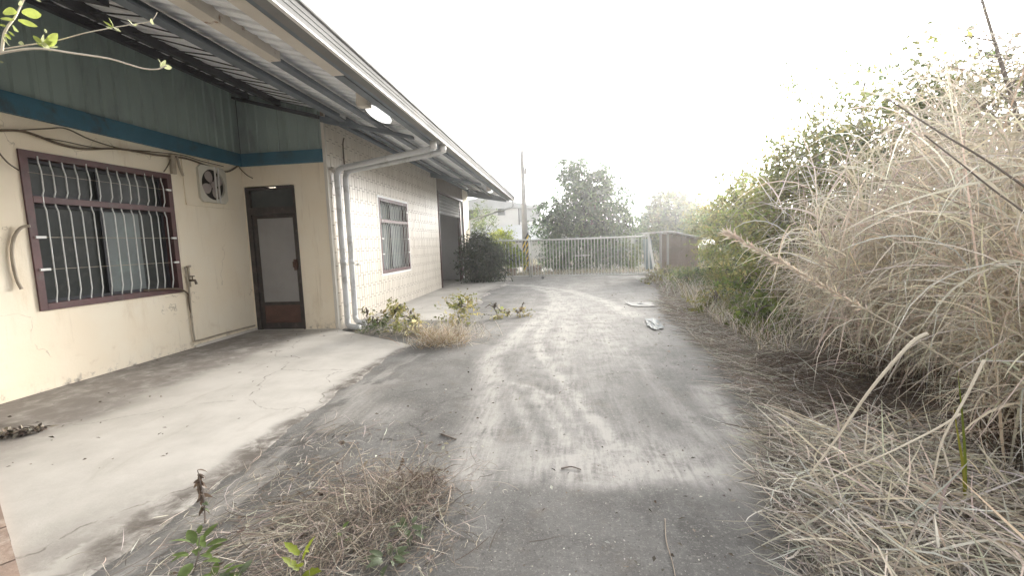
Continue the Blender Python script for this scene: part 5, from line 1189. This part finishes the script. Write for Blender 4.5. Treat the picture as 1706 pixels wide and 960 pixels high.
for (px_, lab) in (((820, 472.5), 'small white scrap on the drive in front of the gate, the left one'), ((1012, 472), 'small white scrap on the drive in front of the gate, the right one')):
    p = gp(*px_); mb = MB(); vs = [p + Vector((math.cos(a) * .14 * random.uniform(.7, 1.2), math.sin(a) * .12, random.uniform(.01, .05))) for a in np.linspace(0, 6.28, 8)[:-1]]
    mb.add(vs + [p + Vector((0, 0, .06))], [(i, (i + 1) % 7, 7) for i in range(7)]); tag(mb.build('paper_scrap', M['paper']), lab, 'scrap', 'scraps on the drive')

# fallen leaves and grit scattered on drive and slab
def debris(n, xr_, yr_, size, cols, z=.012, thick=.5):
    x = RNG.uniform(*xr_, n); y = yr_[0] + (yr_[1] - yr_[0]) * RNG.random(n) ** 1.5; b = np.stack([x, y, np.full(n, z) + RNG.random(n) * .01], 1)
    a = RNG.normal(0, 1, (n, 3)); a[:, 2] = np.abs(a[:, 2]) * .15; nr = RNG.normal(0, .35, (n, 3)); nr[:, 2] += 1
    s = RNG.uniform(*size, n); return leaves(b, a, nr, s, s * .5, pick(cols, n, .25))
V, F, C = merge([debris(520, (-1.9, 1.6), (1.4, 9), (.012, .04), [(.10, .075, .055), (.14, .11, .085), (.45, .42, .38), (.06, .05, .04)]), debris(600, (-.8, 1.3), (1.3, 3.2), (.005, .016), [(.50, .47, .42), (.40, .37, .33), (.10, .08, .06)]),
                 debris(70, (-5.6, -2.6), (2.6, 7.5), (.012, .05), [(.09, .07, .055), (.13, .10, .08)], .055), debris(400, (-1.9, -.6), (1.6, 3.2), (.015, .05), [(.22, .17, .13), (.12, .09, .07), (.46, .42, .36)]), debris(260, (1.2, 2.6), (4.5, 12), (.02, .06), [(.12, .09, .07), (.40, .36, .30), (.22, .17, .13)], .06)])
o = np_mesh('leaf_litter', V, F, M['litter'], None, C); tag(o, 'crumbs of fallen leaves and grit scattered over drive and slab', 'litter', kind='stuff')
t = thing('leaf_pile', (-5.1, 3.95, .04), 'dark heap of dead leaves on the slab under the barred window', 'leaf pile'); n = 160
p0 = gp(5, 725, .05); p1 = gp(68, 718, .05); s = RNG.random(n)[:, None]; b = np.array(p0)[None] * (1 - s) + np.array(p1)[None] * s + RNG.normal(0, .035, (n, 3)); b[:, 2] = .05 + np.abs(RNG.normal(0, .012, n))
lv = leaves(b, RNG.normal(0, 1, (n, 3)) * [1, 1, .3], RNG.normal(0, .5, (n, 3)) + [0, 0, 1], RNG.uniform(.03, .08, n), .03, pick(BROWN[:2] + [(.07, .055, .045)], n)); np_mesh('leaves', lv[0], lv[1], M['litter'], t, lv[2])

kb = thing('kerb_stone', (-2.95, 1.75, 0), 'brown weathered kerb edge at the lower left corner of the slab', 'kerb')
d_ = Vector((.853, -.522, 0)); nn_ = Vector((-.522, -.853, 0)); a0 = Vector((-4.6, 2.92, 0))
for i in range(7):
    p = a0 + d_ * (i * .45); mb = MB(); q = [p - nn_ * .01, p + d_ * .44 - nn_ * .01, p + d_ * .44 + nn_ * .22, p + nn_ * .22]
    mb.add([v + Vector((0, 0, -.1)) for v in q] + [v + Vector((0, 0, .055 + random.uniform(-.004, .004))) for v in q], [(4, 5, 6, 7), (0, 1, 5, 4), (1, 2, 6, 5), (2, 3, 7, 6), (3, 0, 4, 7)]); mb.build('brick', M['brick'], kb)

# leafy twig hanging into the upper left corner
t = thing('leafy_branch', at(-60, 90, .9), 'thin branch with yellow green leaves hanging into the upper left corner', 'branch')
Yb = .95
def br(px, r): 
    q = [at(x, y, Yb + dz) for x, y, dz in px]; mb = MB(); out = []
    for i in range(len(q) - 1):
        p0, p1, p2, p3 = q[max(i - 1, 0)], q[i], q[i + 1], q[min(i + 2, len(q) - 1)]
        for k in range(6):
            u = k / 6; out.append(.5 * ((2 * p1) + (p2 - p0) * u + (2 * p0 - 5 * p1 + 4 * p2 - p3) * u * u + (3 * p1 - p0 - 3 * p2 + p3) * u ** 3))
    out.append(q[-1]); mb.tube(out, [r * (1 - .55 * i / (len(out) - 1)) for i in range(len(out))], 6); mb.build('twig', M['reed'], t, True)
br([(-90, 120, 0), (-20, 94, 0), (30, 83, 0), (72, 81, .01), (120, 88, .02), (180, 97, .03), (215, 107, .03), (240, 114, .03), (262, 115, .03), (277, 109, .03)], .0030)
br([(3, 88, 0), (6, 60, 0), (12, 45, 0), (25, 28, .01), (34, 10, .02), (44, -10, .02)], .0032)
br([(0, 82, .03), (50, 74, .04), (95, 67, .05), (140, 55, .06), (180, 47, .07), (215, 41, .07), (250, 35, .08), (262, 20, .08)], .0016)
def tl(px, tip, dz, m, wfac=.42, roll=0):
    a = at(px[0], px[1], Yb + dz); b = at(tip[0], tip[1], Yb + dz + random.uniform(-.02, .02)); v = b - a; L_ = v.length
    leaf_obj(t, a, math.atan2(v.y, v.x), math.atan2(v.z, math.hypot(v.x, v.y)), L_, L_ * wfac, LG[m], roll, curl=.06, fold=.3)
for a, b, m, wf, ro in (((36, 20), (72, 24), 4, .38, -1.2), ((30, 33), (64, 44), 4, .36, -1.2), ((28, 22), (2, 16), 4, .4, -1.2), ((24, 33), (0, 30), 4, .45, -1.3), ((20, 40), (26, 50), 4, .5, -1), ((12, 44), (-4, 40), 4, .5, -1.2), ((14, 52), (25, 60), 4, .4, -1.2), ((8, 58), (20, 64), 4, .45, -1.2), ((6, 66), (16, 72), 5, .45, -1.2), ((38, 8), (30, 1), 5, .4, -1.2), ((60, -2), (68, 2), 5, .5, -1), ((70, 72), (54, 58), 4, .4, -1.2), ((72, 74), (100, 56), 4, .35, -1.3), ((74, 70), (70, 56), 5, .5, -1.2), ((76, 72), (96, 70), 5, .4, -1.2), ((70, 76), (86, 80), 5, .4, -1.1), ((72, 78), (60, 70), 4, .4, -1.2), ((80, 66), (92, 62), 5, .5, -1.1), ((78, 76), (97, 78), 5, .4, -1.2), ((78, 55), (74, 47), 5, .5, -1.2), ((40, 74), (30, 69), 5, .4, -1.2), ((188, 46), (172, 34), 4, .34, -1.2), ((189, 45), (182, 29), 4, .42, -1.2), ((190, 46), (201, 52), 5, .4, -1.2), ((186, 48), (176, 43), 5, .4, -1.2), ((222, 42), (213, 32), 5, .4, -1.2), ((222, 42), (229, 40), 5, .5, -1.2), ((250, 36), (256, 35), 5, .5, -1.2), ((270, 112), (264, 97), 5, .55, -1.2), ((272, 111), (287, 112), 5, .5, -1.2), ((268, 112), (276, 100), 5, .5, -1.2), ((0, 102), (6, 104), 5, .6, -1.2)):
    tl(a, b, 0 if a[0] < 60 else .04, m, wf, ro)

# ------------------------------------------------------------------ haze
mb = MB(); mb.box((-120, -25, -1.2), (120, 110, 9.5)); hz = mb.build('haze', None); hz['kind'] = 'stuff'; hz['label'] = 'pale hazy air around the whole yard'
m = bpy.data.materials.new('haze_air'); N, L = nodes(m); N.remove(N['Principled BSDF'])
pv = N.new('ShaderNodeVolumePrincipled'); pv.inputs['Color'].default_value = (.97, .98, .97, 1); pv.inputs['Density'].default_value = .0026; pv.inputs['Anisotropy'].default_value = .8
L.new(pv.outputs[0], N['Material Output'].inputs['Volume']); hz.data.materials.append(m)
